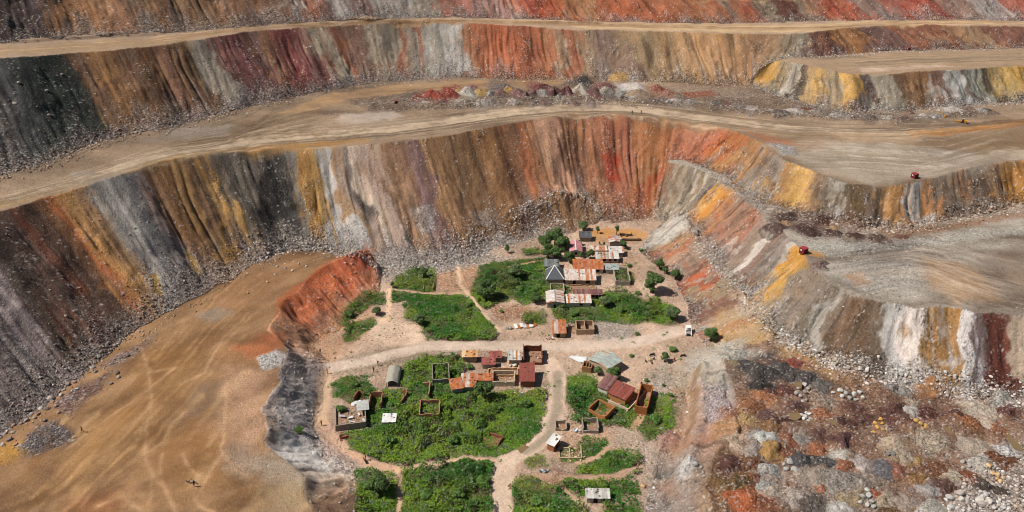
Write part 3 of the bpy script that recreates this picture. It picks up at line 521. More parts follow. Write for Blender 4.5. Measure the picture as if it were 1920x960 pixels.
# ---- plant cover on the ground
FIELDS = [
 [(755,578),(800,556),(860,553),(888,566),(905,590),(925,622),(918,640),(860,640),(800,634),(802,612),(760,596)],
 [(905,505),(945,490),(1008,488),(1022,515),(1026,560),(985,568),(960,555),(925,568),(908,580),(888,556),(892,520)],
 [(738,522),(762,512),(800,506),(812,522),(806,546),(742,544)],
 [(622,742),(640,715),(690,703),(700,735),(660,752)],
 [(690,760),(715,735),(755,735),(760,700),(765,682),(810,672),(860,676),(868,700),(850,735),(905,740),(960,735),(1010,738),(1016,760),(1000,800),(984,830),(930,853),(870,848),(760,868),(690,862),(640,828),(690,805)],
 [(672,884),(720,886),(742,908),(738,940),(724,1000),(684,1000)],
 [(760,886),(830,874),(880,866),(926,874),(930,1000),(744,1000),(758,940),(760,908)],
 [(958,925),(968,902),(1000,897),(1040,922),(1085,950),(1105,1000),(952,1000)],
 [(1058,740),(1060,712),(1085,702),(1115,718),(1122,738),(1190,780),(1188,800),(1120,796),(1095,786),(1070,782)],
 [(1042,600),(1040,580),(1108,582),(1112,560),(1140,550),(1165,545),(1188,562),(1238,566),(1262,588),(1225,602),(1190,606),(1120,602),(1080,600)],
 [(1088,872),(1128,850),(1190,848),(1194,870),(1172,890),(1092,888)],
 [(1050,900),(1130,900),(1182,902),(1192,925),(1150,932),(1100,922),(1054,914)],
 [(1096,822),(1128,826),(1132,844),(1120,858),(1060,860),(1058,848),(1096,846)],
 [(1138,945),(1182,942),(1202,970),(1195,1010),(1132,1010)],
 [(1028,536),(1062,536),(1060,552),(1036,556)],
 [(1198,795),(1214,772),(1238,740),(1252,765),(1240,800),(1214,826)],
 [(985,588),(1018,586),(1016,606),(984,606)],
 [(1160,513),(1182,513),(1182,532),(1160,532)],
 [(650,575),(672,560),(720,552),(722,566),(690,572),(668,590),(648,596)],
 [(646,605),(700,600),(700,612),(672,618),(665,636),(648,634)],
 [(735,548),(800,553),(780,562),(750,566),(738,562)],
 [(812,690),(845,690),(846,720),(812,722)],
 [(975,862),(1005,858),(1015,870),(985,876)],
 [(985,470),(1008,466),(1010,476),(988,480)],
 [(1228,600),(1262,596),(1268,606),(1240,610)],
 [(1248,765),(1260,745),(1262,765),(1254,800)],
]
for f in FIELDS:
    sj, si, a = area(f, 2.3); GRN[sj, si] = np.maximum(GRN[sj, si], a)
for pts, wd, c in TRACK:
    sj, si, a = strip(pts, wd+.1, .3); GRN[sj, si] *= 1-a
GRN[REG != 1] *= .3
COL[:] = COL*(1-GRN[...,None]*.85)+lin((70, 66, 40))*GRN[...,None]*.85
RUB *= 1-GRN

def tone(mask, sat, k):
    c = COL[mask]; g_ = c.mean(1, keepdims=True); COL[mask] = (c*sat+g_*np.array([1.1, .98, .9])*(1-sat))*k
tone((REG == 2) & (WID == 0), 1.0, .92); tone((REG == 3) & (WID == 0), .95, .84); tone((REG == 4) & (WID == 0), .92, .90); tone((REG == 6) & (WID == 0), .9, .86)
tone((WID == 9) & (COL[...,0] < COL[...,1]*1.7), 1.0, 1.3)
# ---------------------------------------------------------------- relief
dz = np.zeros_like(Z)
m = WID > 0
um_, v_ = UM[m], VV[m]
env = np.sin(np.pi*np.clip(v_, 0, 1))**.55
hgt = np.where(np.isin(WID[m], (10, 4)), .6, np.where(WID[m] == 9, .8, 1.0))
gul = (1-np.abs(vn(um_/2.6+.6*vn(um_/6, v_*2.5, 3), v_*.9, 1)))**3
gul2 = (1-np.abs(vn(um_/1.1+.4*vn(um_/4, v_*3, 2), v_*1.5, 6)))**2
gmask = ss(-.15, .5, fbm(um_/13, v_*1.6, 3, 5))
fan = (vn(um_/10, v_*.8, 4)*1.5+vn(um_/5, v_*1.1, 7)*.8)*np.where(np.isin(WID[m], (2, 3, 7, 9)), 1.35, 1.0)
dz[m] = hgt*env*(-1.35*gul*gmask-.5*gul2*(.3+.7*gmask)+fan*.95+.32*fbm(um_/2.5, v_*7, 3, 2)+1.5*fbm(GXX[m]/8, GYY[m]/8, 4, 3)-.5*np.abs(fbm(um_/3+v_*2, v_*5, 3, 7)))
flat = ~m
dz[flat] = (n_big*.22+n_mid*.06)[flat]
lump = REG == 7
dz[lump] += (np.abs(fbm(GXX/6, GYY/6, 3, 6))*2.3+n_mid*.3)[lump]-.4
dz += RUB*((wn-.5)*.34+n_fine*.22)+(rng.random((ny, nx))-.5)*.03*np.clip(RUB*4, 0, 1)
for pts, c, sft, k, rub in PAT[:1]: pass
Z = Z+blur(dz, 1)*.6+dz*.4
# low earth bank along the inner haul road, and the ledge on the bank right of the village
def bump(pts, wd, h, warp=True):
    global Z
    sj, si, a = strip(pts, wd, wd*.45, warp); Z[sj, si] += a*h*(1+.35*n_mid[sj, si]+.3*n_fine[sj, si])
bump([(700,200),(820,198),(960,190),(1100,186),(1250,194),(1400,210),(1560,222),(1700,226),(1850,210)], 5, 1.0)
bump([(0,80),(150,72),(300,64)], 2, .7); bump([(960,42),(1200,44),(1400,46),(1600,41),(1900,41)], 1.6, .6)
bump([(1312,690),(1312,760),(1300,830),(1290,870)], 3.2, 1.7); bump([(1293,700),(1291,760),(1282,830)], 2.6, -.9); bump([(1362,700),(1370,740),(1384,790),(1388,812)], 1.1, -1.0); bump([(1340,720),(1350,780),(1345,830)], 3, .8)
bump([(960,408),(1030,384),(1065,374),(1100,378),(1122,402)], 7, 2.2)
bump([(1560,532),(1655,566),(1760,574),(1920,588)], 2.5, .5)
bump([(1250,880),(1262,872)], 4, -1.0); bump([(1255,940),(1270,930)], 4, -.8)
# ---- final surface grain in the colours
g = 1+(wn-.5)*(.03+.55*RUB)+n_fine*.07+n_mid*.06+n_big*.05
COL = np.maximum(COL, 1e-4); lum_ = COL@np.array([.3, .55, .15]); COL = COL*((lum_/.24)**.20)[...,None];  COL = np.clip(COL*g[...,None], .006, .85)
pale = ((wn > .96-.10*np.clip(n_mid+n_fine*.6, -.4, 1)) & (RUB > .25*rng.random((ny, nx))+.12))
COL[pale] = COL[pale]*.45+lin((214, 206, 198))*.55
dark = ((wn < .10) & (RUB > .3*rng.random((ny, nx))+.1)); COL[dark] *= .55

# ---------------------------------------------------------------- materials
def mat(name, rough=.95, attr=None, color=None, bump=0, bscale=3, var=0, vscale=1.0, spec=.15, metal=0):
    m = bpy.data.materials.new(name); m.use_nodes = True; N = m.node_tree.nodes; L = m.node_tree.links; b = N['Principled BSDF']
    b.inputs['Roughness'].default_value = rough; b.inputs['Specular IOR Level'].default_value = spec; b.inputs['Metallic'].default_value = metal
    tc = N.new('ShaderNodeTexCoord')
    if attr:
        a = N.new('ShaderNodeAttribute'); a.attribute_name = attr; src = a.outputs['Color']
    else:
        a = N.new('ShaderNodeRGB'); a.outputs[0].default_value = (*color, 1); src = a.outputs[0]
    if var:
        n = N.new('ShaderNodeTexNoise'); n.inputs['Scale'].default_value = vscale; n.inputs['Detail'].default_value = 6; n.inputs['Roughness'].default_value = .7
        L.new(tc.outputs['Object'], n.inputs['Vector'])
        mr = N.new('ShaderNodeMapRange'); mr.inputs[1].default_value = .25; mr.inputs[2].default_value = .75; mr.inputs[3].default_value = 1-var; mr.inputs[4].default_value = 1+var
        L.new(n.outputs['Fac'], mr.inputs[0])
        mx = N.new('ShaderNodeVectorMath'); mx.operation = 'SCALE'; L.new(src, mx.inputs[0]); L.new(mr.outputs[0], mx.inputs['Scale']); src = mx.outputs[0]
    L.new(src, b.inputs['Base Color'])
    if bump:
        n2 = N.new('ShaderNodeTexNoise'); n2.inputs['Scale'].default_value = bscale; n2.inputs['Detail'].default_value = 8; n2.inputs['Roughness'].default_value = .65
        L.new(tc.outputs['Object'], n2.inputs['Vector'])
        bp = N.new('ShaderNodeBump'); bp.inputs['Strength'].default_value = 1; bp.inputs['Distance'].default_value = bump
        L.new(n2.outputs['Fac'], bp.inputs['Height']); L.new(bp.outputs[0], b.inputs['Normal'])
    return m
def earth():
    m = bpy.data.materials.new('bare earth'); m.use_nodes = True; N = m.node_tree.nodes; L = m.node_tree.links; b = N['Principled BSDF']
    b.inputs['Roughness'].default_value = .95; b.inputs['Specular IOR Level'].default_value = .12
    g = N.new('ShaderNodeNewGeometry'); a = N.new('ShaderNodeAttribute'); a.attribute_name = 'Col'
    def math_(op, x, y):
        n = N.new('ShaderNodeMath'); n.operation = op
        for k, q in enumerate((x, y)):
            if isinstance(q, (int, float)): n.inputs[k].default_value = q
            else: L.new(q, n.inputs[k])
        return n.outputs[0]
    def vor(scale):
        v = N.new('ShaderNodeTexVoronoi'); v.inputs['Scale'].default_value = scale; L.new(g.outputs['Position'], v.inputs['Vector'])
        sp = N.new('ShaderNodeSeparateColor'); L.new(v.outputs['Color'], sp.inputs[0]); return v.outputs['Distance'], sp.outputs[0], sp.outputs[1]
    def noi(scale, det, ro=.65):
        n = N.new('ShaderNodeTexNoise'); n.inputs['Scale'].default_value = scale; n.inputs['Detail'].default_value = det; n.inputs['Roughness'].default_value = ro; L.new(g.outputs['Position'], n.inputs['Vector']); return n.outputs['Fac']
    d1, r1, q1 = vor(2.3); d2, r2, q2 = vor(5.2); n1 = noi(1.3, 7, .72); n2 = noi(.28, 4)
    rub = a.outputs['Alpha']
    amp = math_('ADD', math_('MULTIPLY', rub, .95), .05)
    f = math_('ADD', math_('MULTIPLY', math_('SUBTRACT', r1, .5), amp), 1.0)
    f = math_('ADD', f, math_('MULTIPLY', math_('SUBTRACT', r2, .5), math_('MULTIPLY', amp, .8)))
    f = math_('ADD', f, math_('MULTIPLY', math_('SUBTRACT', n1, .5), math_('ADD', math_('MULTIPLY', rub, 1.3), .45)))
    n3 = noi(.09, 5, .6); f = math_('ADD', f, math_('MULTIPLY', math_('SUBTRACT', n3, .5), .5))
    f = math_('ADD', f, math_('MULTIPLY', math_('SUBTRACT', n2, .5), .35))
    mx = N.new('ShaderNodeVectorMath'); mx.operation = 'SCALE'; L.new(a.outputs['Color'], mx.inputs[0]); L.new(f, mx.inputs['Scale'])
    # odd pale or grey stones in the stony parts
    st = math_('MULTIPLY', math_('GREATER_THAN', q1, .90), math_('MULTIPLY', rub, .65))
    mix = N.new('ShaderNodeMix'); mix.data_type = 'RGBA'; L.new(st, mix.inputs[0]); L.new(mx.outputs[0], mix.inputs[6]); mix.inputs[7].default_value = (.46, .43, .40, 1)
    L.new(mix.outputs[2], b.inputs['Base Color'])
    hgt = math_('ADD', math_('MULTIPLY', math_('SUBTRACT', 1.0, d1), math_('ADD', math_('MULTIPLY', rub, .45), .02)), math_('MULTIPLY', n1, math_('ADD', math_('MULTIPLY', rub, 1.15), .22)))
    hgt = math_('ADD', hgt, math_('MULTIPLY', math_('SUBTRACT', 1.0, d2), math_('ADD', math_('MULTIPLY', rub, .13), .03)))
    bp = N.new('ShaderNodeBump'); bp.inputs['Strength'].default_value = 1; bp.inputs['Distance'].default_value = 1.0; L.new(hgt, bp.inputs['Height']); L.new(bp.outputs[0], b.inputs['Normal'])
    return m
M_EARTH = earth()
M_ROCK = mat('broken rock', attr='Col', bump=.08, bscale=4, var=.2, vscale=3)
M_LEAF = mat('leaves', rough=.6, attr='Col', spec=.2)
M_BARK = mat('bark', color=lin((96, 80, 64)), bump=.03, bscale=12, var=.2)

def tag(o, label=None, cat=None, group=None, kind=None):
    if label: o['label'] = label
    if cat: o['category'] = cat
    if group: o['group'] = group
    if kind: o['kind'] = kind
    return o
def npmesh(name, V, F, col=None, mtl=None, smooth=False, alpha=None):
    "V n x 3, F m x k (all faces alike), optional per-vertex colour"
    V = np.ascontiguousarray(V, np.float32); F = np.ascontiguousarray(F, np.int32); k = F.shape[1]
    me = bpy.data.meshes.new(name)
    me.vertices.add(len(V)); me.vertices.foreach_set('co', V.ravel())
    me.loops.add(F.size); me.loops.foreach_set('vertex_index', F.ravel())
    me.polygons.add(len(F)); me.polygons.foreach_set('loop_start', np.arange(0, F.size, k, dtype=np.int32))
    me.polygons.foreach_set('use_smooth', np.full(len(F), smooth, bool))
    if col is not None:
        c = np.ones((len(V), 4), np.float32); c[:,:3] = col
        if alpha is not None: c[:,3] = alpha
        a = me.color_attributes.new('Col', 'FLOAT_COLOR', 'POINT'); a.data.foreach_set('color', c.ravel())
    if mtl: me.materials.append(mtl)
    me.update(calc_edges=True); me.validate()
    return me
def link(name, me, parent=None, loc=None):
    o = bpy.data.objects.new(name, me); C.objects.link(o)
    if parent is not None: o.parent = parent
    if loc is not None: o.location = loc
    return o
def empty(name, loc, rz=0):
    o = bpy.data.objects.new(name, None); C.objects.link(o); o.location = loc; o.rotation_euler = (0, 0, rz); o.empty_display_size = .5; return o

# ---------------------------------------------------------------- the ground, cut into its pieces
px_, py_, _ = proj(GXX, GYY, Z)
keep = (px_ > -120) & (px_ < 2040) & (py_ > -66) & (py_ < 1090)
kq = keep[:-1,:-1] & keep[1:,1:] & keep[1:,:-1] & keep[:-1,1:]
idx = np.arange(nx*ny).reshape(ny, nx)
gzy, gzx = np.gradient(Z, CELL)
NRM = np.stack([-gzx, -gzy, np.ones_like(Z)], -1); NRM /= np.linalg.norm(NRM, axis=-1, keepdims=True)
PID = np.where(WID > 0, WID+20, REG)[:-1,:-1]
PIECES = {1:('village_ground','pinkish tan bare earth of the village'),2:('earth_pad','broad ochre earth pad at lower left'),3:('haul_road','middle haul road bench above the village bowl'),4:('upper_haul_road','narrow tan haul road near the top'),
 5:('terrace','grey and brown terrace beside the red cabin'),6:('upper_terrace','tan terrace at upper right'),7:('spoil_field','wet field of tipped spoil at lower right'),8:('dirt_track','worn dirt tracks and footpaths through the village'),
 21:('tip_slope','great banded slope curving round the village'),22:('tip_slope','banded slope below the cabin terrace at right'),23:('tip_slope','striped slope with the golden tongue at right'),24:('tip_slope','lowest grey and red slope beside the village'),
 25:('tip_slope','long rust and grey slope below the top road'),26:('tip_slope','short maroon slope at upper right'),27:('tip_slope','spur slope with gold tongues at upper right'),28:('tip_slope','topmost red and grey slope'),29:('tip_slope','steep pad edge with red ridge and grey scree'),30:('tip_slope','low bank at the right edge of the village')}
Vall = np.stack([GXX, GYY, Z], -1).reshape(-1, 3); Call = COL.reshape(-1, 3); Nall = NRM.reshape(-1, 3)
for pid, (nm, lb) in PIECES.items():
    k = kq & (PID == pid)
    if not k.any(): continue
    F = np.stack([idx[:-1,:-1][k], idx[:-1,1:][k], idx[1:,1:][k], idx[1:,:-1][k]], -1)
    u, inv = np.unique(F, return_inverse=True)
    me = npmesh(nm, Vall[u], inv.reshape(F.shape), Call[u], M_EARTH, True, np.clip(RUB.ravel()[u], 0, 1))
    me.normals_split_custom_set_from_vertices(Nall[u].tolist())
    tag(link(nm, me), label=lb, kind='structure')
print('terrain', int(keep.sum()))
# ---------------------------------------------------------------- loose rock
def _ico():
    p = (1+5**.5)/2
    v = np.array([(-1,p,0),(1,p,0),(-1,-p,0),(1,-p,0),(0,-1,p),(0,1,p),(0,-1,-p),(0,1,-p),(p,0,-1),(p,0,1),(-p,0,-1),(-p,0,1)], float)/1.902
    f = np.array([(0,11,5),(0,5,1),(0,1,7),(0,7,10),(0,10,11),(1,5,9),(5,11,4),(11,10,2),(10,7,6),(7,1,8),(3,9,4),(3,4,2),(3,2,6),(3,6,8),(3,8,9),(4,9,5),(2,4,11),(6,2,10),(8,6,7),(9,8,1)])
    return v, f
ICO_V, ICO_F = _ico()
ROCKV = [ICO_V*(1+.38*(rng.random((12, 1))-.5)) + .22*(rng.random((12, 3))-.5) for _ in range(10)]
def pal(s): return np.array([lin(hx(c)) for c in s.split()])
GREY = pal('a8a29c 8e8882 b8b2aa 78726c 9c8c80 c4beb8 6a625c a48e7c')
MIX = pal('b09c8c 9c8878 c0b2a4 a07e66 8a7868 b8a692 ccc0b2 946e56')
PALE = pal('c8c2bc b0aaa4 d4cec8 9a948e bca894 a09086 dcd8d2 8a7c72')
BRICK = pal('b08468 a06a4c c4a890 d0c4b8 8e5a40 b89c84 9c8878 dcd4cc')
OCT_V = np.array([(1,0,0),(-1,0,0),(0,1,0),(0,-1,0),(0,0,1),(0,0,-1)], float); OCT_F = np.array([(0,2,4),(2,1,4),(1,3,4),(3,0,4),(2,0,5),(1,2,5),(3,1,5),(0,3,5)])
OCTV = [OCT_V*(1+.5*(rng.random((6, 1))-.5))+.3*(rng.random((6, 3))-.5) for _ in range(10)]
def rocks(name, pts, size, P, label, cat='rocks', sink=.25):
    VS, FS, CS, off = [], [], [], 0
    for lib, fc, mk_ in ((OCTV, OCT_F, size < .15), (ROCKV, ICO_F, size >= .15)):
        q, sz = pts[mk_], size[mk_]; n = len(q)
        if n == 0: continue
        a = rng.random(n)*6.283; ti = rng.normal(0, .5, n); base = np.stack([lib[i] for i in rng.integers(0, len(lib), n)])
        base = base*(sz[:,None,None]*np.stack([.75+.6*rng.random(n), .75+.5*rng.random(n), .5+.45*rng.random(n)], -1)[:,None,:])
        x, y, z = base[...,0], base[...,1], base[...,2]
        y2 = y*np.cos(ti)[:,None]-z*np.sin(ti)[:,None]; z2 = y*np.sin(ti)[:,None]+z*np.cos(ti)[:,None]
        x3 = x*np.cos(a)[:,None]-y2*np.sin(a)[:,None]; y3 = x*np.sin(a)[:,None]+y2*np.cos(a)[:,None]
        zz = zat(q[:,0], q[:,1])+sz*(.45-sink); k = lib[0].shape[0]
        VS.append(np.stack([x3+q[:,0:1], y3+q[:,1:2], z2+zz[:,None]], -1).reshape(-1, 3)); FS.append((fc[None]+off+k*np.arange(n)[:,None,None]).reshape(-1, 3)); off += n*k
        c = P[rng.integers(0, len(P), n)]*(.75+.5*rng.random((n, 1))); mixf = .75*rng.random((n, 1)); c = c*(1-mixf)+COLG(q)*mixf; CS.append(np.repeat(c, k, 0))
    o = link(name, npmesh(name, np.concatenate(VS), np.concatenate(FS), np.concatenate(CS), M_ROCK)); return tag(o, label, cat, kind='stuff')
def COLG(pts):
    i = np.clip(((pts[:,0]-GX0)/CELL).astype(int), 0, nx-1); j = np.clip(((pts[:,1]-GY0)/CELL).astype(int), 0, ny-1); return COL[j, i]
def sizes(n, a, b, p=3.2): return .60*(a+(b-a)*rng.random(n)**p)
def along(line, n, sd, bias=0):
    "points scattered about a line traced in the photograph; bias > 0 pushes them uphill"
    P = P2(*line); L = np.concatenate([[0], np.cumsum(np.hypot(*np.diff(P, axis=0).T))])
    cl = .5+.5*vn(np.linspace(0, L[-1], 400)/6, np.zeros(400), 3); cl = np.cumsum(.35+cl); cl /= cl[-1]
    t = np.interp(rng.random(n), cl, np.linspace(0, L[-1], 400))
    q = np.stack([np.interp(t, L, P[:,0]), np.interp(t, L, P[:,1])], -1)
    r = np.abs(rng.normal(0, sd, (n, 1)))*(np.where(rng.random((n, 1)) < .5, 1, -1))
    g = np.stack([gzxs[idxat(q)], gzys[idxat(q)]], -1); g /= np.maximum(np.linalg.norm(g, axis=1, keepdims=True), 1e-3)
    return q+g*(r+bias)+rng.normal(0, .3, (n, 2))
Zs = blur(Z0[::4, ::4], 12); _gy, _gx = np.gradient(Zs, CELL*4); gzxs, gzys = _gx.ravel(), _gy.ravel()
def idxat(q):
    i = np.clip(((q[:,0]-GX0)/CELL/4).astype(int), 0, Zs.shape[1]-1); j = np.clip(((q[:,1]-GY0)/CELL/4).astype(int), 0, Zs.shape[0]-1); return j*Zs.shape[1]+i
def inpoly(poly, n, dens=None):
    P = P2(*poly) if not isinstance(poly, np.ndarray) else poly; out = []
    while sum(map(len, out)) < n:
        q = P.min(0)+(P.max(0)-P.min(0))*rng.random((n*2, 2)); ok = sdist(P, q[:,0], q[:,1]) < 0
        if dens is not None: ok &= rng.random(len(q)) < dens(q)
        out.append(q[ok])
    return np.concatenate(out)[:n]
clump = lambda q: np.clip(.5+.9*fbm(q[:,0]/7, q[:,1]/7, 2, 5), .05, 1)
def rubble(line, n, sd, bias, a, b, P, label):
    rocks('rubble', along(line, n, sd, bias), sizes(n, a, b), P, label)
rubble([(-80,880),(0,815),(100,738),(200,662),(285,602),(345,566),(420,528),(490,492)], 1900, 3.4, 1.8, .14, .6, MIX, 'line of dark stones along the foot of the left slope')
rubble([(480,494),(540,464),(580,468),(640,474),(700,500),(740,512),(800,508),(890,480),(960,452),(1010,432),(1060,424)], 7400, 3.2, 1.8, .16, .7, PALE, 'pale grey scree spread along the foot of the great slope')
rubble([(955,410),(1030,384),(1065,374),(1100,378),(1122,402)], 900, 1.4, .4, .15, .6, PALE, 'pale stones along the slumped ridge below the brown slope')
rubble([(1110,402),(1160,412),(1230,412)], 900, 2.2, 1.5, .15, .6, BRICK, 'reddish stones at the foot of the slope above the muddy pool')
rubble([(1270,398),(1300,436),(1345,505),(1400,560),(1440,612),(1500,656),(1560,688)], 2200, 1.5, 0, .16, .8, PALE, 'stones lining the narrow ledge beside the striped slope')
rubble([(1540,680),(1640,714),(1720,730),(1850,752),(1990,770)], 3000, 2.0, 1.0, .16, .8, PALE, 'stones at the foot of the gold and white tongues')
rubble([(1300,308),(1347,330),(1393,366),(1430,392)], 1200, 1.2, 0, .15, .65, GREY, 'grey stones on the narrow upper ledge')
rubble([(1430,392),(1500,403),(1560,418),(1640,432),(1710,430),(1790,415),(1870,398),(1980,380)], 2600, 1.8, .6, .15, .8, MIX, 'stones at the foot of the cabin terrace slope')
rubble([(-60,350),(0,332),(100,305),(210,262),(330,240),(420,217),(520,192),(610,172),(680,160),(790,152),(850,147)], 4400, 2.6, 1.2, .18, .75, MIX, 'stones along the foot of the dark upper left slope')
rubble([(850,147),(950,150),(1050,152),(1200,157),(1400,162)], 1300, 1.2, .3, .15, .6, BRICK, 'brown stones along the foot of the rust slope')
rubble([(1408,160),(1470,186),(1520,198),(1605,214),(1665,211),(1745,207),(1830,200),(1980,190)], 2600, 1.6, .8, .16, .75, GREY, 'grey stones at the foot of the gold striped spur')
rubble([(0,80),(280,64),(425,54),(580,42),(790,34),(905,35)], 1300, 1.0, .6, .15, .6, GREY, 'stones along the inner edge of the top road')
rubble([(1470,108),(1550,107),(1630,100),(1720,96),(1960,91)], 1300, 1.2, 0, .16, .7, PALE, 'pale stones at the back of the upper right terrace')
q = inpoly([(640,200),(760,184),(900,182),(1100,184),(1250,188),(1400,200),(1500,210),(1700,218),(1840,210),(1850,218),(1700,228),(1500,222),(1300,206),(1100,196),(900,202),(700,212)], 2800, clump)
rocks('rubble', q, sizes(2800, .16, .8), GREY, 'broad belt of rubble between the two haul roads')
q = inpoly([(1340,660),(1440,640),(1560,700),(1940,780),(1990,980),(1310,980),(1350,860),(1390,800)], 2000, clump)
rocks('rubble', q, sizes(2000, .12, .5), GREY, 'small stones strewn over the wet spoil field')
q = inpoly([(1830,880),(1880,860),(1990,830),(1990,985),(1740,985),(1760,950)], 1800)
rocks('rubble', q, sizes(1800, .2, .75, 2), PALE, 'pink and white rubble in the lower right corner')
q = inpoly([(530,655),(606,672),(608,720),(598,770),(560,810),(500,832),(500,760),(526,690)], 1500)
rocks('rubble', q, sizes(1500, .1, .4), pal('8a8280 6c6462 a09a98 544e4c'), 'dark grey scree on the edge of the earth pad')
q = inpoly([(50,815),(110,792),(140,812),(95,845),(60,850)], 700)
rocks('rubble', q, sizes(700, .15, .4), pal('6e6a70 8a868a 545056'), 'fan of bluish grey gravel on the earth pad')
for poly, n, P, lb in (([(620,690),(700,660),(900,648),(930,600),(1030,600),(1040,640),(1260,600),(1240,730),(1090,700),(1040,690),(1000,655),(860,668),(720,690)], 1500, PALE, 'litter and small stones on the village square'),
                       ([(1090,605),(1160,605),(1195,620),(1170,640),(1115,640)], 900, PALE, 'grey demolition rubble beside the roofless brick shed'),
                       ([(925,570),(985,570),(1005,588),(960,600),(925,595)], 700, BRICK, 'spread of broken brick below the green field'),
                       ([(815,516),(890,502),(898,550),(850,545),(835,550)], 600, BRICK, 'broken brick beside the winding footpath'),
                       ([(1094,664),(1112,658),(1136,662),(1128,678),(1098,682)], 420, GREY, 'tight pile of grey stones behind the grey roof'),
                       ([(1120,470),(1200,470),(1210,540),(1260,560),(1190,560),(1160,545)], 600, BRICK, 'stones and litter right of the rusty roofs'),
                       ([(1200,830),(1260,820),(1290,960),(1205,970)], 900, MIX, 'stones at the grey right edge of the village'),
                       ([(1215,690),(1245,680),(1262,715),(1250,760),(1220,740)], 500, PALE, 'tipped rubbish above the small gully'),
                       ([(1320,730),(1370,725),(1378,770),(1340,800),(1318,790)], 700, PALE, 'pale violet gravel on the low bank'),
                       ([(590,790),(640,800),(680,880),(600,850)], 700, PALE, 'pale gravel by the left footpath'),
                       ([(1004,906),(1046,884),(1058,912),(1020,914)], 300, BRICK, 'low spread of red brick rubble by the lower path'),
                       ([(620,762),(684,758),(686,796),(620,800)], 480, BRICK, 'broken brick filling the collapsed house')):
    rocks('debris', inpoly(poly, n), sizes(n, .08, .34), P, lb, 'debris')

mk = (WID > 0) & keep; jj, ii_ = np.nonzero(mk); pk = rng.random(len(jj)) < np.clip(.5+1.3*fbm(GXX[jj, ii_]/9, GYY[jj, ii_]/9, 3, 1), .04, 1)*(.25+VV[jj, ii_]); jj, ii_ = jj[pk], ii_[pk]
sel = rng.choice(len(jj), 9000, False); q = np.stack([GXX[jj[sel], ii_[sel]], GYY[jj[sel], ii_[sel]]], -1)+rng.random((9000, 2))*CELL
rocks('slope_stones', q, sizes(9000, .12, .55, 4), PALE, 'loose stones caught all over the banded slopes', 'stones')
for poly, n, lb in (([(850,655),(1030,650),(1030,735),(960,740),(900,700),(850,700)], 900, 'brick crumbs and litter around the row of small houses'), ([(1000,470),(1190,470),(1190,560),(1110,580),(1000,580)], 1100, 'litter and brick crumbs between the rusty roofs'), ([(1060,690),(1240,690),(1250,790),(1060,860),(1040,800)], 1000, 'litter around the maroon roofs and garden walls'), ([(640,560),(740,540),(800,600),(740,640),(640,640)], 700, 'brick crumbs on the broken ground at left')):
    rocks('debris', inpoly(poly, n, clump), sizes(n, .1, .45, 2.5), BRICK, lb, 'debris')
# ---------------------------------------------------------------- single boulders big enough to pick out
def boulder_mesh(seed):
    r = np.random.default_rng(seed); v, f = ICO_V.copy(), ICO_F
    mid = {}; V = list(v); F = []
    def mp(a, b):
        k = (min(a, b), max(a, b))
        if k not in mid: p = V[a]+V[b]; V.append(p/np.linalg.norm(p)); mid[k] = len(V)-1
        return mid[k]
    for a, b, c in f:
        x, y, z = mp(a, b), mp(b, c), mp(c, a); F += [(a,x,z),(b,y,x),(c,z,y),(x,y,z)]
    V = np.array(V)
    for _ in range(7):                      # chop flat faces into it
        n = r.normal(size=3); n /= np.linalg.norm(n); d = .62+.25*r.random(); t = V@n; V = V-np.outer(np.maximum(t-d, 0), n)
    V *= 1+.10*(r.random((len(V), 1))-.5); V *= (1, .7+.3*r.random(), .55+.3*r.random()); return V, np.array(F)
BM = {}
def boulder(px, py, r, c, label, group):
    p = hit(px, py)[0]; key = c
    if key not in BM: BM[key] = []
    if len(BM[key]) < 3:
        V, F = boulder_mesh(len(BM)*7+len(BM[key])); cc = lin(hx(c))*(.85+.3*np.random.default_rng(len(BM)).random((len(V), 1)))
        BM[key].append(npmesh('boulder', V, F, cc, M_ROCK))
    me = BM[key][int(rng.integers(0, len(BM[key])))]
    o = link('boulder', me, loc=(p[0], p[1], float(zat(p[0], p[1]))+r*.3)); o.scale = (r, r, r); o.rotation_euler = (rng.normal(0, .2), rng.normal(0, .2), rng.random()*6.28)
    tag(o, label, 'boulder', group)
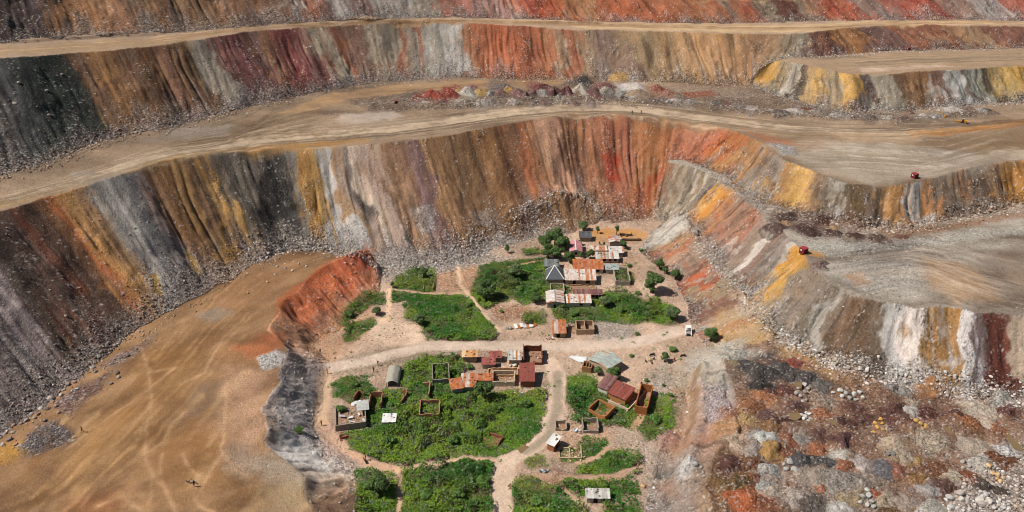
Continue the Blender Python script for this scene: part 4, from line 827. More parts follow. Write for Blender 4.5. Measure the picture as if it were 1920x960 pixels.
BOUL = [  # cluster label, colours, [(px, py, radius m)]
 ('boulder in the jumble at the foot of the dark left slope', 'boulders below the left slope', 'a49a94 8c7c74 a88a78 b4aca4', [(95,748,1.4),(88,768,.9),(105,762,.8),(75,765,.9),(60,775,.8),(85,790,.9),(98,755,.9),(115,742,.9),(120,732,.8),(128,722,1.0),(140,718,.8),(145,730,.7),(50,790,.9),(40,795,.8),(25,798,.9),(25,812,.7),(10,815,.8),(18,825,1.1),(30,835,.8),(5,835,.8),(65,785,.7),(72,778,.8),(110,775,.7)]),
 ('boulder beside the grey gravel at the left slope foot', 'boulders by the left gravel', '8c8680 a49c92 7c706c b0a498', [(190,660,.9),(185,668,.9),(200,650,.8),(175,690,.8),(180,698,.8),(215,648,.7),(220,700,.9),(222,708,.8),(208,720,.8),(255,655,.7),(240,668,.8)]),
 ('pale boulder in the rubble at the ridge end', 'boulders near the red ridge', 'b8b0a8 a49c94 c0b6aa', [(520,500,.8),(535,503,.8),(548,508,.7),(500,485,.7),(560,495,.7),(515,515,.6),(575,500,.7),(590,490,.6)]),
 ('tan boulder lying alone on the upper pad', 'lone tan boulders on the pad', 'bc9c70', [(501,529,.8),(465,550,.7)]),
 ('large pale boulder above the path of the tongues', 'boulders under the tongues', 'c4bcb4 b4a8a0 a89488', [(1530,652,1.3),(1545,650,.8),(1546,673,1.0),(1570,665,.8),(1590,690,1.0),(1605,695,1.0),(1612,696,.8),(1625,700,.9),(1595,672,.8),(1500,640,.8),(1490,652,.8),(1640,715,.9),(1660,720,.7)]),
 ('white boulder standing clear on brown mud', 'white boulders on mud', 'd0ccc8', [(1546,672,.9),(1625,698,.9)]),
 ('grey boulder in the cluster standing in brown water', 'boulder clusters in the wet field', 'b4aaa4 a09690 8e8680', [(1508,722,1.2),(1515,730,1.0),(1508,738,.9),(1500,745,.9),(1492,742,1.1),(1512,750,.9),(1505,752,.8),(1495,735,.7)]),
 ('pale grey boulder in the heap right of the water', 'boulder heap right of the water', 'b8b6b0 a4a29c c0beba', [(1575,735,1.2),(1585,740,1.1),(1578,748,.9),(1562,737,.8),(1592,748,.9),(1602,738,1.1),(1612,735,1.0),(1605,748,.8),(1618,745,.8)]),
 ('white stone in the small heap between brown puddles', 'white stone heap between puddles', 'c8c4c0 b8b2ae dcd8d4', [(1503,777,.8),(1510,780,.9),(1518,776,.9),(1512,772,.7),(1520,784,.8),(1506,784,.7),(1516,788,.7)]),
 ('golden boulder in the little tower on maroon mud', 'golden boulder tower', 'c89a52 b48a48', [(1640,798,.9),(1650,792,1.0),(1644,806,.9),(1652,803,.8),(1638,810,.7),(1655,812,.6)]),
 ('golden boulder in the low group on maroon mud', 'low group of golden boulders', 'c0985c', [(1718,788,.9),(1726,796,.9),(1735,798,.9),(1730,804,.7)]),
 ('cream boulder in the curved group by dark gravel', 'cream boulder group', 'd4b080 c8a474', [(1852,880,1.0),(1862,890,.9),(1870,893,.9),(1868,900,.8),(1875,905,1.0),(1880,898,.7)]),
 ('grey boulder pair beside the cream mound', 'grey boulder pair', 'a49c94', [(1806,866,1.0),(1805,877,.7),(1818,874,.8)]),
 ('dark grey boulder in the trio on beige spoil', 'dark boulder trio on beige spoil', '7c7872', [(1668,850,1.0),(1674,856,.9),(1664,856,.7)]),
 ('big angular boulder in the lower right corner heap', 'corner boulders', 'b0aca8 a89c94 c0b8b0', [(1778,937,1.3),(1798,930,1.3),(1800,942,1.2),(1783,952,1.2),(1812,945,1.0),(1835,940,1.3),(1846,934,1.0),(1840,948,1.2),(1855,948,1.0),(1880,952,1.0),(1720,958,.9),(1862,955,.8),(1795,955,.8)]),
 ('pale boulder in the heap by the rusty mound', 'pale heap by the rusty mound', 'b8b6b0 a8a6a0', [(1624,923,1.0),(1618,935,1.0),(1628,932,1.1),(1635,942,.9),(1612,943,.8),(1638,950,.8),(1626,948,.9)]),
 ('angular grey block on the grey rocky mound', 'blocks on the grey mound', 'a8a6a0', [(1480,868,1.2),(1488,882,1.1),(1474,880,.9),(1492,888,.8),(1440,908,.7),(1470,870,.8)]),
 ('white block strewn on the haul road rubble belt', 'white blocks on the rubble belt', 'c4c2be', [(1205,196,.9),(1215,199,.9),(1225,194,.8),(1240,190,.8),(1250,196,.9),(1260,192,.8),(1275,190,.7)]),
 ('pale block fallen from the dark upper left slope', 'blocks on the dark slope', 'b4a89e', [(88,171,1.0),(36,158,1.0),(92,215,.8),(142,233,.7),(25,190,.9),(30,193,.7),(116,139,.7),(100,150,.6)]),
 ('ochre block in the heap behind the loader', 'ochre blocks behind the loader', 'b8863c', [(1764,219,1.0),(1771,223,1.0),(1758,217,.8)]),
 ('grey boulder on the grey patch above the bank', 'grey boulders on the low bank', '9c9894', [(1303,876,1.1),(1315,880,.7),(1318,888,.7),(1320,895,.7),(1288,925,.6),(1240,805,.7)]),
 ('tan boulder at the garden edge', 'tan boulder at the garden edge', 'c8a070', [(1206,912,.9)]),
]
for lb, gr, cs, lst in BOUL:
    cs = cs.split(); pre = {}
    if len(lst) > 2:
        for wd_, kf in (('leftmost ', lambda t: t[0]), ('rightmost ', lambda t: -t[0]), ('topmost ', lambda t: t[1]), ('lowest ', lambda t: -t[1]), ('largest ', lambda t: -t[2])):
            j = min((q for q in range(len(lst)) if q not in pre), key=lambda q: kf(lst[q]), default=None)
            if j is not None: pre[j] = wd_
    for i, (x, y, r) in enumerate(lst): boulder(x, y, r*.72, cs[i % len(cs)], (pre.get(i, 'inner ') if len(lst) > 2 else '')+lb, gr)

# ---------------------------------------------------------------- heaps of tipped spoil
CN = {}
def heap(px, py, hw, h, c):
    asp = .62+.4*rng.random(); rz = rng.normal(0, .7)
    p = hit(px, py)[0]; r = hw*np.linalg.norm([p[0], p[1], p[2]-CAMH])/FPX*1.42; h = h*.6
    nr, na = 12, 26; R = np.linspace(0, 1, nr)[1:]; A = np.linspace(0, 2*np.pi, na, endpoint=False)
    sd = int(rng.integers(0, 9999)); rr = r*(1+.42*vn(np.cos(A)*1.6+sd, np.sin(A)*1.6, 2)+.2*vn(np.cos(A)*4+sd, np.sin(A)*4, 4))
    X = np.concatenate([[0], (R[:,None]*rr*np.cos(A)).ravel()]); Y = np.concatenate([[0], (R[:,None]*rr*np.sin(A)*asp).ravel()])
    X, Y = X*math.cos(rz)-Y*math.sin(rz), X*math.sin(rz)+Y*math.cos(rz)
    rad = np.concatenate([[0], np.repeat(R, na)]); prof = np.maximum(np.cos(np.pi*.5*rad)**1.6, 0)
    nz = fbm(X/1.3+sd, Y/1.3, 3, 5); Zh = h*prof*(1+.22*fbm(X/r*1.5+sd, Y/r*1.5, 2, 1))+.70*nz*np.sqrt(np.maximum(prof, 0))
    g = zat(X+p[0], Y+p[1])
    Zw = np.where(rad > .99, g-.45, np.maximum(g-.1, p[2]*.5+g*.5)+Zh-.12)
    F = [(0, 1+j, 1+(j+1) % na, 0) for j in range(na)]
    tri = [(0, 1+j, 1+(j+1) % na) for j in range(na)]
    for i in range(nr-2):
        for j in range(na):
            a, b, c2, d = 1+i*na+j, 1+i*na+(j+1) % na, 1+(i+1)*na+(j+1) % na, 1+(i+1)*na+j; tri += [(a, d, c2), (a, c2, b)]
    n = len(X); hc = lin(hx(c)); hc = hc*.72+hc.mean()*np.array([1.18, .97, .85])*.28; hc = hc*(hc.mean()/.24)**.15; cc = hc*(1+.22*fbm(X*1.2+sd, Y*1.2, 3, 2)[:,None]+.35*(rng.random((n, 1))-.5)); edge = ss(.55, 1.0, rad+.3*nz)[:,None]*.75
    cc = cc*(1-edge)+COLG(np.stack([X+p[0], Y+p[1]], -1))*edge
    V = np.stack([X, Y, Zw-p[2]], -1)
    return link('spoil_heap', npmesh('spoil_heap', V, np.array(tri), np.clip(cc, .01, .8), M_EARTH, True, .25+.5*rng.random()), loc=tuple(p))
def cname(c):
    r, g, b = hx(c); l = (r+g+b)/3; s = max(r, g, b)-min(r, g, b)
    if s < 26: return 'white grey' if l > 172 else 'pale grey' if l > 150 else 'grey' if l > 115 else 'dark grey'
    if r-g > 70: return 'rust red' if b > 40 or g < 90 else 'bright orange'
    if g-b > 60: return 'golden' if l > 105 else 'ochre brown'
    if r-g > 38: return 'rust brown' if l > 100 else 'maroon'
    return 'cream' if l > 155 else 'beige' if l > 130 else 'brown'
seen = {}
for HL, where, grp in ((H1, 'row between the haul roads', 'spoil heaps between the haul roads'), (H2, 'group below the cabin terrace', 'spoil heaps on the right terrace'), (H3, 'wet field', 'spoil heaps in the wet field')):
    for h in HL:
        o = heap(*h); me_ = cname(h[4])
        ls = [k for k in HL if k[0] < h[0] and abs(k[1]-h[1]) < 30]; rs = [k for k in HL if k[0] > h[0] and abs(k[1]-h[1]) < 30]; ab = [k for k in HL if k[1] < h[1]-6 and k is not h]
        nl = cname(max(ls, key=lambda k: k[0]-abs(k[1]-h[1]))[4]) if ls else None; nr_ = cname(min(rs, key=lambda k: k[0]+abs(k[1]-h[1]))[4]) if rs else None
        lb = me_+' heap in the '+where
        lb += (', between %s and %s heaps' % (nl, nr_)) if nl and nr_ else (', right of a %s heap' % nl if nl else ', left of a %s heap' % nr_ if nr_ else '')
        if lb in seen and ab:
            na_ = min(ab, key=lambda k: (k[0]-h[0])**2+(k[1]-h[1])**2); lb = me_+' heap in the '+where+', just below a '+cname(na_[4])+' one'
        if lb in seen: lb = me_+(' low' if h[3] < 1.5 else ' tall')+lb[len(me_):]
        if lb in seen: lb = lb.replace(' heap in', ' small heap in' if h[2] < 17 else ' broad heap in', 1)
        lb = ' '.join(lb.split()[:16]); seen[lb] = 1; tag(o, lb, 'spoil heap', grp)

# ---------------------------------------------------------------- standing water
M_WATER = mat('muddy water', rough=.12, color=lin((128, 106, 74)), spec=.5, var=.1, vscale=.5)
for pts, lb in (([(1476,772),(1486,768),(1502,782),(1492,790),(1482,788)], 'brown puddle left of the white stone heap'), ([(1520,778),(1540,786),(1532,796),(1518,790)], 'brown puddle right of the white stone heap'),
                ([(1556,788),(1572,790),(1568,798),(1552,796)], 'small brown puddle below the orange heap'), ([(1490,722),(1502,724),(1500,738),(1486,738)], 'brown pool beside the grey boulder cluster'),
                ([(1520,730),(1540,738),(1534,748),(1522,744)], 'brown pool right of the boulder cluster'), ([(1768,800),(1776,802),(1788,815),(1780,818),(1770,808)], 'narrow brown puddle on maroon mud'),
                ([(1888,800),(1898,806),(1912,830),(1916,845),(1902,842),(1890,826)], 'long brown pool at the right edge'), ([(1546,818),(1556,818),(1558,832),(1548,828)], 'tiny yellow puddle between rust heaps'),
                ([(1700,945),(1718,944),(1716,956),(1702,956)], 'brown puddle beside the cream gravel heap'), ([(952,910),(958,906),(960,916),(953,922)], 'tan puddle on the track at the bottom'), ([(972,842),(990,830),(996,834),(978,850)], 'orange puddle along the track bend')):
    P = P2(*pts); c = P.mean(0); ang = np.linspace(0, 2*np.pi, 36, endpoint=False)
    t = np.linspace(0, len(P), 37)[:-1]; Q = np.concatenate([P, P[:1]]); B = np.stack([np.interp(t, np.arange(len(Q)), Q[:,k]) for k in (0, 1)], -1)
    for _ in range(3): B = B*.5+.25*(np.roll(B, 1, 0)+np.roll(B, -1, 0))
    z = float(np.percentile(zat(B[:,0], B[:,1]), 62))
    V = np.concatenate([[[0, 0, 0]], np.c_[(B-c)*1.15, np.zeros(36)]]); F = [(0, 1+j, 1+(j+1) % 36) for j in range(36)]
    tag(link('puddle', npmesh('puddle', V, np.array(F), None, M_WATER), loc=(c[0], c[1], z)), lb, 'puddle')

# ---------------------------------------------------------------- plants
def leaves(P, size, colr, up=.6, nrm=None):
    "one quad per point"
    n = len(P); N_ = rng.normal(0, 1, (n, 3)); N_[:,2] = np.abs(N_[:,2])+up
    if nrm is not None: N_ = N_*.55+nrm*1.2
    N_ /= np.linalg.norm(N_, axis=1, keepdims=True)
    T = np.cross(N_, rng.normal(0, 1, (n, 3))); T /= np.linalg.norm(T, axis=1, keepdims=True); B = np.cross(N_, T)
    s = size[:,None]; V = np.stack([P-T*s*.5, P+B*s*.34+T*s*.05, P+T*s*.55, P-B*s*.34], 1).reshape(-1, 3)
    return V, np.arange(4*n).reshape(-1, 4), np.repeat(colr, 4, 0)
LG = pal('4a6a22 5a7a28 3c5620 6c8230 30461c 7c8c34')
nf = 0
GLAB = ['grassy middle field of weeds left of the winding path','leafy plot left of the dark hipped roof','small patch of weeds at the foot of the scree','weeds left of the grey tarpaulin shelter','large overgrown block full of ruined walls','overgrown corner left of the curving footpath','broad thicket along the bottom edge','thicket right of the bottom track','scrub beside the maroon roofed houses',
 'bright scrub below the rusty roofs','garden bed with thin earth rows at lower right','long strip of weeds below the garden beds','weeds in the low garden walls','weeds right of the rusty white house','weeds inside the low walled yard by the hipped house','weeds beside the long brick shell','small square of grass with a brick edge','weeds inside the grey roofless pen','scrub on the broken ground at the village left','lower scrub at the village left edge','hedge of weeds above the middle field','weeds inside the grey walled enclosure','weeds beside the lower track bend','weeds by the lone tree','weeds above the rubble at right','weeds at the edge of the bank']
for f, lb in zip(FIELDS, GLAB):
    P = P2(*f); A = abs(np.sum(P[:,0]*np.roll(P[:,1], -1)-np.roll(P[:,0], -1)*P[:,1]))/2
    n = int(A*42)
    q = P.min(0)-1+(P.max(0)-P.min(0)+2)*rng.random((int(n*2.6), 2))
    j = np.clip(((q[:,1]-GY0)/CELL).astype(int), 0, ny-1); i = np.clip(((q[:,0]-GX0)/CELL).astype(int), 0, nx-1)
    ok = (sdist(P, wx[j, i], wy[j, i]) < 1.6+1.2*rng.random(len(q))) & (GRN[j, i] > .06+.3*rng.random(len(q))) & (rng.random(len(q)) < .6+.8*(fbm(q[:,0]/2.5, q[:,1]/2.5, 2, 7)+.25)); q = q[ok][:n]
    if len(q) < 5: continue
    bush = np.clip(fbm(q[:,0]/2.6, q[:,1]/2.6, 3, 2)*2.2+.35, 0, 1)        # lumpy canopy
    tall = np.clip(fbm(q[:,0]/13, q[:,1]/13, 2, 6)+.45, .15, 1)
    top = .08+1.8*bush*tall; z = zat(q[:,0], q[:,1])+top*(1-.55*rng.random(len(q))**2)
    k = np.clip(fbm(q[:,0]/7, q[:,1]/7, 3, 4)*1.5+.5, 0, 1)[:,None]; d = bush[:,None]
    base = lin((108, 136, 36), 1)*(k)+lin((54, 102, 30), 1)*(1-k); dkm = ss(.55, .9, tall*bush)[:,None]; base = base*(1-dkm*.55)+lin((40, 66, 32), 1)*dkm*.55
    sp = fbm(q[:,0]/1.1, q[:,1]/1.1, 2, 1)[:,None]; dry = ss(.12, .5, fbm(q[:,0]/9+3, q[:,1]/9, 3, 3))[:,None]*.35; base = base*(1-dry)+lin((126, 118, 58), 1)*dry
    base = np.where(sp > .34, lin((104, 122, 80), 1), base)
    cc = base*.80*(.6+.8*rng.random((len(q), 1)))
    V, F, c4 = leaves(np.c_[q, z], .22+.30*rng.random(len(q)), cc, .9); nf += len(F)
    tag(link('weeds', npmesh('weeds', V, F, c4, M_LEAF)), lb, 'weeds', kind='stuff')
# single tufts scattered over the bare ground
tp = inpoly([(640,560),(740,520),(900,480),(1010,470),(1200,460),(1270,560),(1290,640),(1250,800),(1200,980),(700,1000),(600,780),(620,690)], 260, lambda q: np.clip(.25+1.2*fbm(q[:,0]/12, q[:,1]/12, 2, 3), 0.02, 1))
tr = .25+.9*rng.random(260)**2; n = 26; d_ = rng.normal(0, 1, (260, n, 2)); q = (tp[:,None]+d_*tr[:,None,None]*.5).reshape(-1, 2); z = zat(q[:,0], q[:,1])+np.repeat(tr, n)*(.1+.6*rng.random(260*n))*np.exp(-(d_.reshape(-1, 2)**2).sum(1)*.4)
cc = np.repeat(np.where(rng.random((260, 1)) < .6, lin((86, 122, 46), 1), lin((100, 116, 74), 1)), n, 0)*(.7+.6*rng.random((260*n, 1)))
V, F, c4 = leaves(np.c_[q, z], .16+.2*rng.random(len(q)), cc, .7); nf += len(F)
tag(link('weeds', npmesh('weeds', V, F, c4, M_LEAF)), 'scattered tufts of weeds on the bare village ground', 'weeds', kind='stuff')
print('weed leaves', nf)
def tube(pts, rad, seg=6):
    V = []; F = []
    for k, (p, r) in enumerate(zip(pts, rad)):
        for j in range(seg): a = 6.283*j/seg; V.append((p[0]+r*math.cos(a), p[1]+r*math.sin(a), p[2]))
    for k in range(len(pts)-1):
        for j in range(seg): F.append((k*seg+j, k*seg+(j+1) % seg, (k+1)*seg+(j+1) % seg, (k+1)*seg+j))
    return V, F
def make_tree(seed, kind):
    "unit tree: crown about 1 m in radius; returns trunk mesh and crown mesh"
    global rng
    r = np.random.default_rng(seed); V = []; F = []
    def add(v, f): 
        o = len(V); V.extend(v); F.extend([tuple(i+o for i in t) for t in f])
    hgt = {'round': 1.3, 'shrub': .55, 'tall': 1.7, 'flat': 1.2}[kind]
    add(*tube([(0, 0, -.25), (.02, .01, hgt*.3), (.04, -.02, hgt*.6), (.02, .02, hgt)], [.10, .08, .06, .03]))
    cl = []
    nb = {'round': 11, 'shrub': 8, 'tall': 10, 'flat': 12}[kind]
    for k in range(nb):
        a = 6.283*k/nb+r.random()*.7; e = r.random()
        rr = .66*math.sqrt(1-(e-.4)**2*.9)*(.5+.5*r.random()) if kind != 'tall' else .42*(1-.5*e)*(.5+.5*r.random())
        c = np.array([math.cos(a)*rr, math.sin(a)*rr, hgt*(.55+.75*e) if kind != 'flat' else hgt*(.75+.3*e)])
        cl.append((c, .20+.26*r.random())); add(*tube([(0.02, 0, hgt*.45), tuple(c*.5+np.array([0, 0, hgt*.3])), tuple(c)], [.04, .03, .012], 4))
    cl.append((np.array([0, 0, hgt*1.15]), .42))
    tm = npmesh('trunk', np.array(V), np.array(F), None, M_BARK)
    P = []; NN = []; CC = []
    gb = {'round': (78, 100, 50), 'shrub': (92, 122, 56), 'tall': (84, 106, 58), 'flat': (96, 114, 70)}[kind]
    for c, s in cl:
        n = 135; d = r.normal(size=(n, 3)); d /= np.linalg.norm(d, axis=1, keepdims=True); rad = s*(.55+.5*r.random((n, 1))**.5)
        P.append(c+d*rad*(1, 1, .8)); NN.append(d); CC.append(lin(gb)*(.7+.6*r.random((n, 1)))*(.8+.4*r.random()))
    P = np.concatenate(P); V, F, c4 = leaves(P, .11+.12*r.random(len(P)), np.concatenate(CC), .3, np.concatenate(NN))
    return tm, npmesh('crown', V, F, c4, M_LEAF)
TREES = {(k, i): make_tree(100+i*7+len(k), k) for k in ('round', 'shrub', 'tall', 'flat') for i in range(3)}
def tree(px, py, wpx, kind, label, group, name='tree', sy=1.0):
    "px, py: foot of the trunk; wpx: crown width in photo pixels"
    p = hit(px, py)[0]; dist = np.linalg.norm([p[0], p[1], p[2]-CAMH]); r = wpx/2*dist/FPX
    tm, cm = TREES[(kind, int(rng.integers(0, 3)))]
    o = empty(name, (p[0], p[1], float(zat(p[0], p[1]))), rng.random()*6.28); o.scale = (r, r, r*sy)
    link('trunk', tm, o); link('crown', cm, o); tag(o, label, name.replace('_', ' '), group)
TL = [
 (1022,470,34,'round','dark tree at the left of the grove by the pink roof'),(1040,462,40,'round','tallest dark tree in the grove left of the pink roof'),(1055,472,34,'round','dark tree on the right of the grove touching the pink roof'),(1028,484,32,'round','dark tree at the lower edge of the grove'),(1044,486,28,'round','small tree between the grove and the rusty roof'),
 (951,474,15,'tall','lone thin tree standing in the pale scree'),(1093,432,24,'flat','grey green tree above the slate roofed hut'),(1120,438,13,'tall','small tree at the left end of the muddy pool'),(1156,440,16,'tall','tree standing in the muddy pool'),(1132,463,9,'tall','slim dark tree between the rusty roofs and the pool'),(1124,459,6,'tall','thin sapling left of the slim dark tree'),(1087,460,11,'round','small tree just above the pink roof'),
 (1168,466,17,'round','tree hiding the corner of the white gabled roof'),(1067,492,25,'round','round tree in front of the pink roofed house'),(1090,484,12,'tall','narrow tree at the right of the pink roofed house'),(1106,486,20,'round','round tree left of the striped rusty roof'),
 (1236,504,22,'round','dark tree at the foot of the red striped slope'),(1246,513,14,'round','small tree just below the dark slope tree'),(1266,522,22,'round','round tree right of the slope foot'),(1224,548,42,'round','large green tree on open ground right of the houses'),(1259,598,34,'flat','grey green tree at the right end of the bright scrub'),
 (1332,638,30,'round','tree beside the wrecked white vehicle'),(1262,658,18,'shrub','bushy small tree above the seated group'),(1246,678,20,'round','dark tree at the edge of the gully'),(1184,668,11,'shrub','tiny tree alone on the village square'),(1121,702,20,'flat','grey green tree against the grey roof gable'),(1150,714,32,'round','big tree in front of the grey roofed house'),
 (908,748,40,'round','large tree growing over the torn rusty roof'),(912,560,44,'round','big dark tree beside the winding footpath'),(736,540,12,'tall','narrow dark tree at the edge of the scree'),(794,520,22,'round','tree at the right end of the scree weeds'),(1004,568,24,'round','dark tree by the brick rubble spread'),(965,522,34,'flat','silvery broad tree in the leafy plot'),
 (562,812,22,'shrub','lone bush on the grey pad edge'),(711,925,44,'round','dark round tree inside the overgrown corner'),(706,590,20,'flat','grey tree near the campfire ashes at left'),(655,590,26,'shrub','bush at the far left of the village'),(786,608,26,'flat','grey tree at the lower left of the middle field'),(940,585,10,'shrub','small shrub at the left of the brick rubble'),
 (877,575,16,'shrub','small grey tree inside the middle field by the path'),(640,770,24,'shrub','bush beside the collapsed brick house'),(1135,575,26,'flat','grey green tree behind the rusty brown roof'),(1005,545,22,'shrub','dark bush left of the walled yard'),(975,545,20,'shrub','bush in the middle of the leafy plot'),
 (1195,628,12,'shrub','shrub on the demolition rubble'),(1212,715,12,'shrub','shrub at the head of the gully'),(1244,724,9,'shrub','small bush below the gully'),(690,740,24,'shrub','bush at the left end of the ruined walls'),(900,800,30,'shrub','grey green bush amid the overgrown block'),(790,810,30,'shrub','broad bush below the brick shell'),(860,930,34,'shrub','grey bush in the bottom thicket'),(800,930,30,'shrub','dark bush at the left of the bottom thicket'),(1010,945,34,'shrub','dark bush in the right bottom thicket'),
 (1228,790,26,'shrub','bush below the long brick shell'),(1140,735,26,'shrub','bush left of the maroon roofs'),(730,830,30,'shrub','bush at the lower left of the overgrown block'),(930,770,26,'shrub','bush right of the overgrown block centre'),(850,830,28,'shrub','bush near the lower edge of the overgrown block'),
 (1180,500,12,'shrub','small bush right of the grey green roof'),(1202,470,10,'shrub','small bush at the lower right of the muddy pool'),(1196,552,14,'shrub','bush between the roofless pen and the bright scrub'),(1215,590,18,'shrub','dark bush inside the right half of the bright scrub'),(1165,585,22,'shrub','dark bush in the middle of the bright scrub'),(1075,592,18,'shrub','bush behind the roofless brown brick shed'),(1256,742,12,'shrub','bush at the top of the long brick shell side strip'),(1110,725,20,'shrub','bush inside the scrub below the tiny brick store'),(880,690,18,'shrub','bush below the tan striped roof'),(985,760,26,'shrub','bush at the right end of the overgrown block'),(665,725,20,'shrub','bush above the dark brick stub'),(905,905,30,'shrub','bush near the right edge of the bottom thicket'),(690,915,20,'shrub','pale bush at the left edge of the overgrown corner')]
for x, y, w_, k, lb in TL: tree(x, y, w_, k, lb, 'trees and bushes around the village', 'tree' if k != 'shrub' else 'bush', 1.0)
# ---------------------------------------------------------------- buildings
M_WALL = mat('mud brick and render', attr='Col', bump=.05, bscale=6, var=.28, vscale=1.4)
M_SHEET = mat('roofing sheet', rough=.62, attr='Col', spec=.3, var=.18, vscale=1.7)
M_DARK = mat('painted opening shade', color=(.012, .011, .010), rough=.9)  # near-black paint on solid panels for the shade inside doorways, windows and gaps
M_TIMB = mat('weathered timber', color=lin((120, 96, 72)), var=.2, vscale=4)
M_PAINT = mat('paint and plastic', rough=.55, attr='Col', spec=.35, var=.08, vscale=3)
class MB:
    def __init__(s): s.v = []; s.f = []; s.c = []
    def poly(s, pts, c):
        o = len(s.v); s.v += [tuple(p) for p in pts]; s.c += [tuple(c)]*len(pts); s.f.append(tuple(range(o, o+len(pts))))
    def box(s, x0, x1, y0, y1, z0, z1, c):
        o = len(s.v); s.v += [(x0,y0,z0),(x1,y0,z0),(x1,y1,z0),(x0,y1,z0),(x0,y0,z1),(x1,y0,z1),(x1,y1,z1),(x0,y1,z1)]; s.c += [tuple(c)]*8
        s.f += [tuple(i+o for i in q) for q in ((0,3,2,1),(4,5,6,7),(0,1,5,4),(1,2,6,5),(2,3,7,6),(3,0,4,7))]
    def hexa(s, P, c):
        "8 corners: bottom ring then top ring"
        o = len(s.v); s.v += [tuple(p) for p in P]; s.c += [tuple(c)]*8
        s.f += [tuple(i+o for i in q) for q in ((0,3,2,1),(4,5,6,7),(0,1,5,4),(1,2,6,5),(2,3,7,6),(3,0,4,7))]
    def build(s, name, mtl, parent=None, loc=None, smooth=False):
        me = bpy.data.meshes.new(name); me.from_pydata([tuple(map(float, p)) for p in s.v], [], s.f)
        a = me.color_attributes.new('Col', 'FLOAT_COLOR', 'POINT'); c = np.ones((len(s.v), 4), np.float32); c[:,:3] = np.array(s.c)
        a.data.foreach_set('color', c.ravel()); me.materials.append(mtl)
        for p in me.polygons: p.use_smooth = smooth
        return link(name, me, parent, loc)
def jit(c, a=.12): return np.asarray(c)*(1+a*(random.random()*2-1))
SHEET = {'rust': ('b0622c', 'a85a2c', 'c0b8ae', .12), 'rustmix': ('b4652e', 'b8744a', 'cfc8c0', .5), 'whiterust': ('d0cac2', 'c4beb6', 'a8623c', .25), 'zinc': ('b4b8b4', 'a8aca8', '8c6a50', .08), 'greygreen': ('9ca49e', '949c98', 'a8aaa6', .1), 'slate': ('56585c', '4e5054', '64666a', .15), 'oldslate': ('6c706e', '82867e', '4a4c4c', .35),
         'pink': ('c08084', 'b87a7c', 'cc9494', .2), 'maroon': ('6e4644', '7c5450', '8c6a60', .2), 'brown': ('844438', '7c3e34', '945448', .15), 'redrust': ('94524a', 'a85c52', '7c4438', .25), 'tan': ('c8925c', 'b87c48', 'd8b890', .35), 'white': ('dcdad6', 'd0cecc', 'b8aca0', .12), 'patch': ('c8c4bc', 'b4672f', 'a8a29a', .45), 'green': ('a8b4ac', '9ca8a2', 'b07c50', .12)}
def sheets(mb, corner, eu, ev, w, d, key, th=.035, step=.56):
    "a sheet roof plane: corner, unit vectors along eaves and up the slope, width, length"
    c0, c1, c2, fr = SHEET[key]; c0, c1, c2 = lin(hx(c0)), lin(hx(c1)), lin(hx(c2)); corner = np.array(corner, float); eu = np.array(eu, float); ev = np.array(ev, float); nn = np.cross(eu, ev)
    n = max(2, int(round(w/step))); m = max(2, int(round(d/1.0)))
    for i in range(n):
        base = c0 if random.random() > .4 else c1; off = (i % 2)*.018+random.random()*.02; alt = random.random() < fr
        a = w*i/n-.02; b = w*(i+1)/n+.02; ext = random.random()*.10
        prev = None
        for j in range(m):
            t0 = d*j/m-(ext if j == 0 else 0); t1 = d*(j+1)/m
            k = ((.55+.45*random.random()) if alt else .25*random.random()**2)+(.35*random.random() if random.random() < fr*.5 else 0); k = min(k, 1); cc = jit(base*(1-k)+c2*k, .10)
            P = [corner+eu*a+ev*t0+nn*off, corner+eu*b+ev*t0+nn*(off+.012), corner+eu*b+ev*t1+nn*(off+.012), corner+eu*a+ev*t1+nn*off]
            mb.hexa([p-nn*th for p in P]+P, jit(cc, .06))
def opening(o, kind, x, w, h, z, y=0, face='front', D=0):
    m = MB(); dk = lin((44, 38, 34)); fr = lin((150, 130, 110))
    if face == 'front': m.box(x-w/2, x+w/2, y-.035, y+.02, z, z+h, dk)
    else: m.box(D-.02, D+.035, x-w/2, x+w/2, z, z+h, dk)
    d = m.build(kind, M_DARK, o)
    if kind == 'window' and face == 'front':
        m = MB(); t = .07
        m.box(x-w/2-t, x+w/2+t, y-.06, y+.01, z-t, z, fr); m.box(x-w/2-t, x+w/2+t, y-.06, y+.01, z+h, z+h+t, fr); m.build('frame', M_WALL, d)
def frame2(fl, fr_):
    A = hit(*fl)[0][:2]; B = hit(*fr_)[0][:2]; w = float(np.hypot(*(B-A))); ang = math.atan2(B[1]-A[1], B[0]-A[0]); c = (A+B)/2
    return c, w, ang
def base_z(c, ang, w, D):
    ex = np.array([math.cos(ang), math.sin(ang)]); ey = np.array([-ex[1], ex[0]])
    return float(np.mean([zat(*(c+ex*sx*w/2+ey*d)) for sx in (-1, 1) for d in (0, D)]))
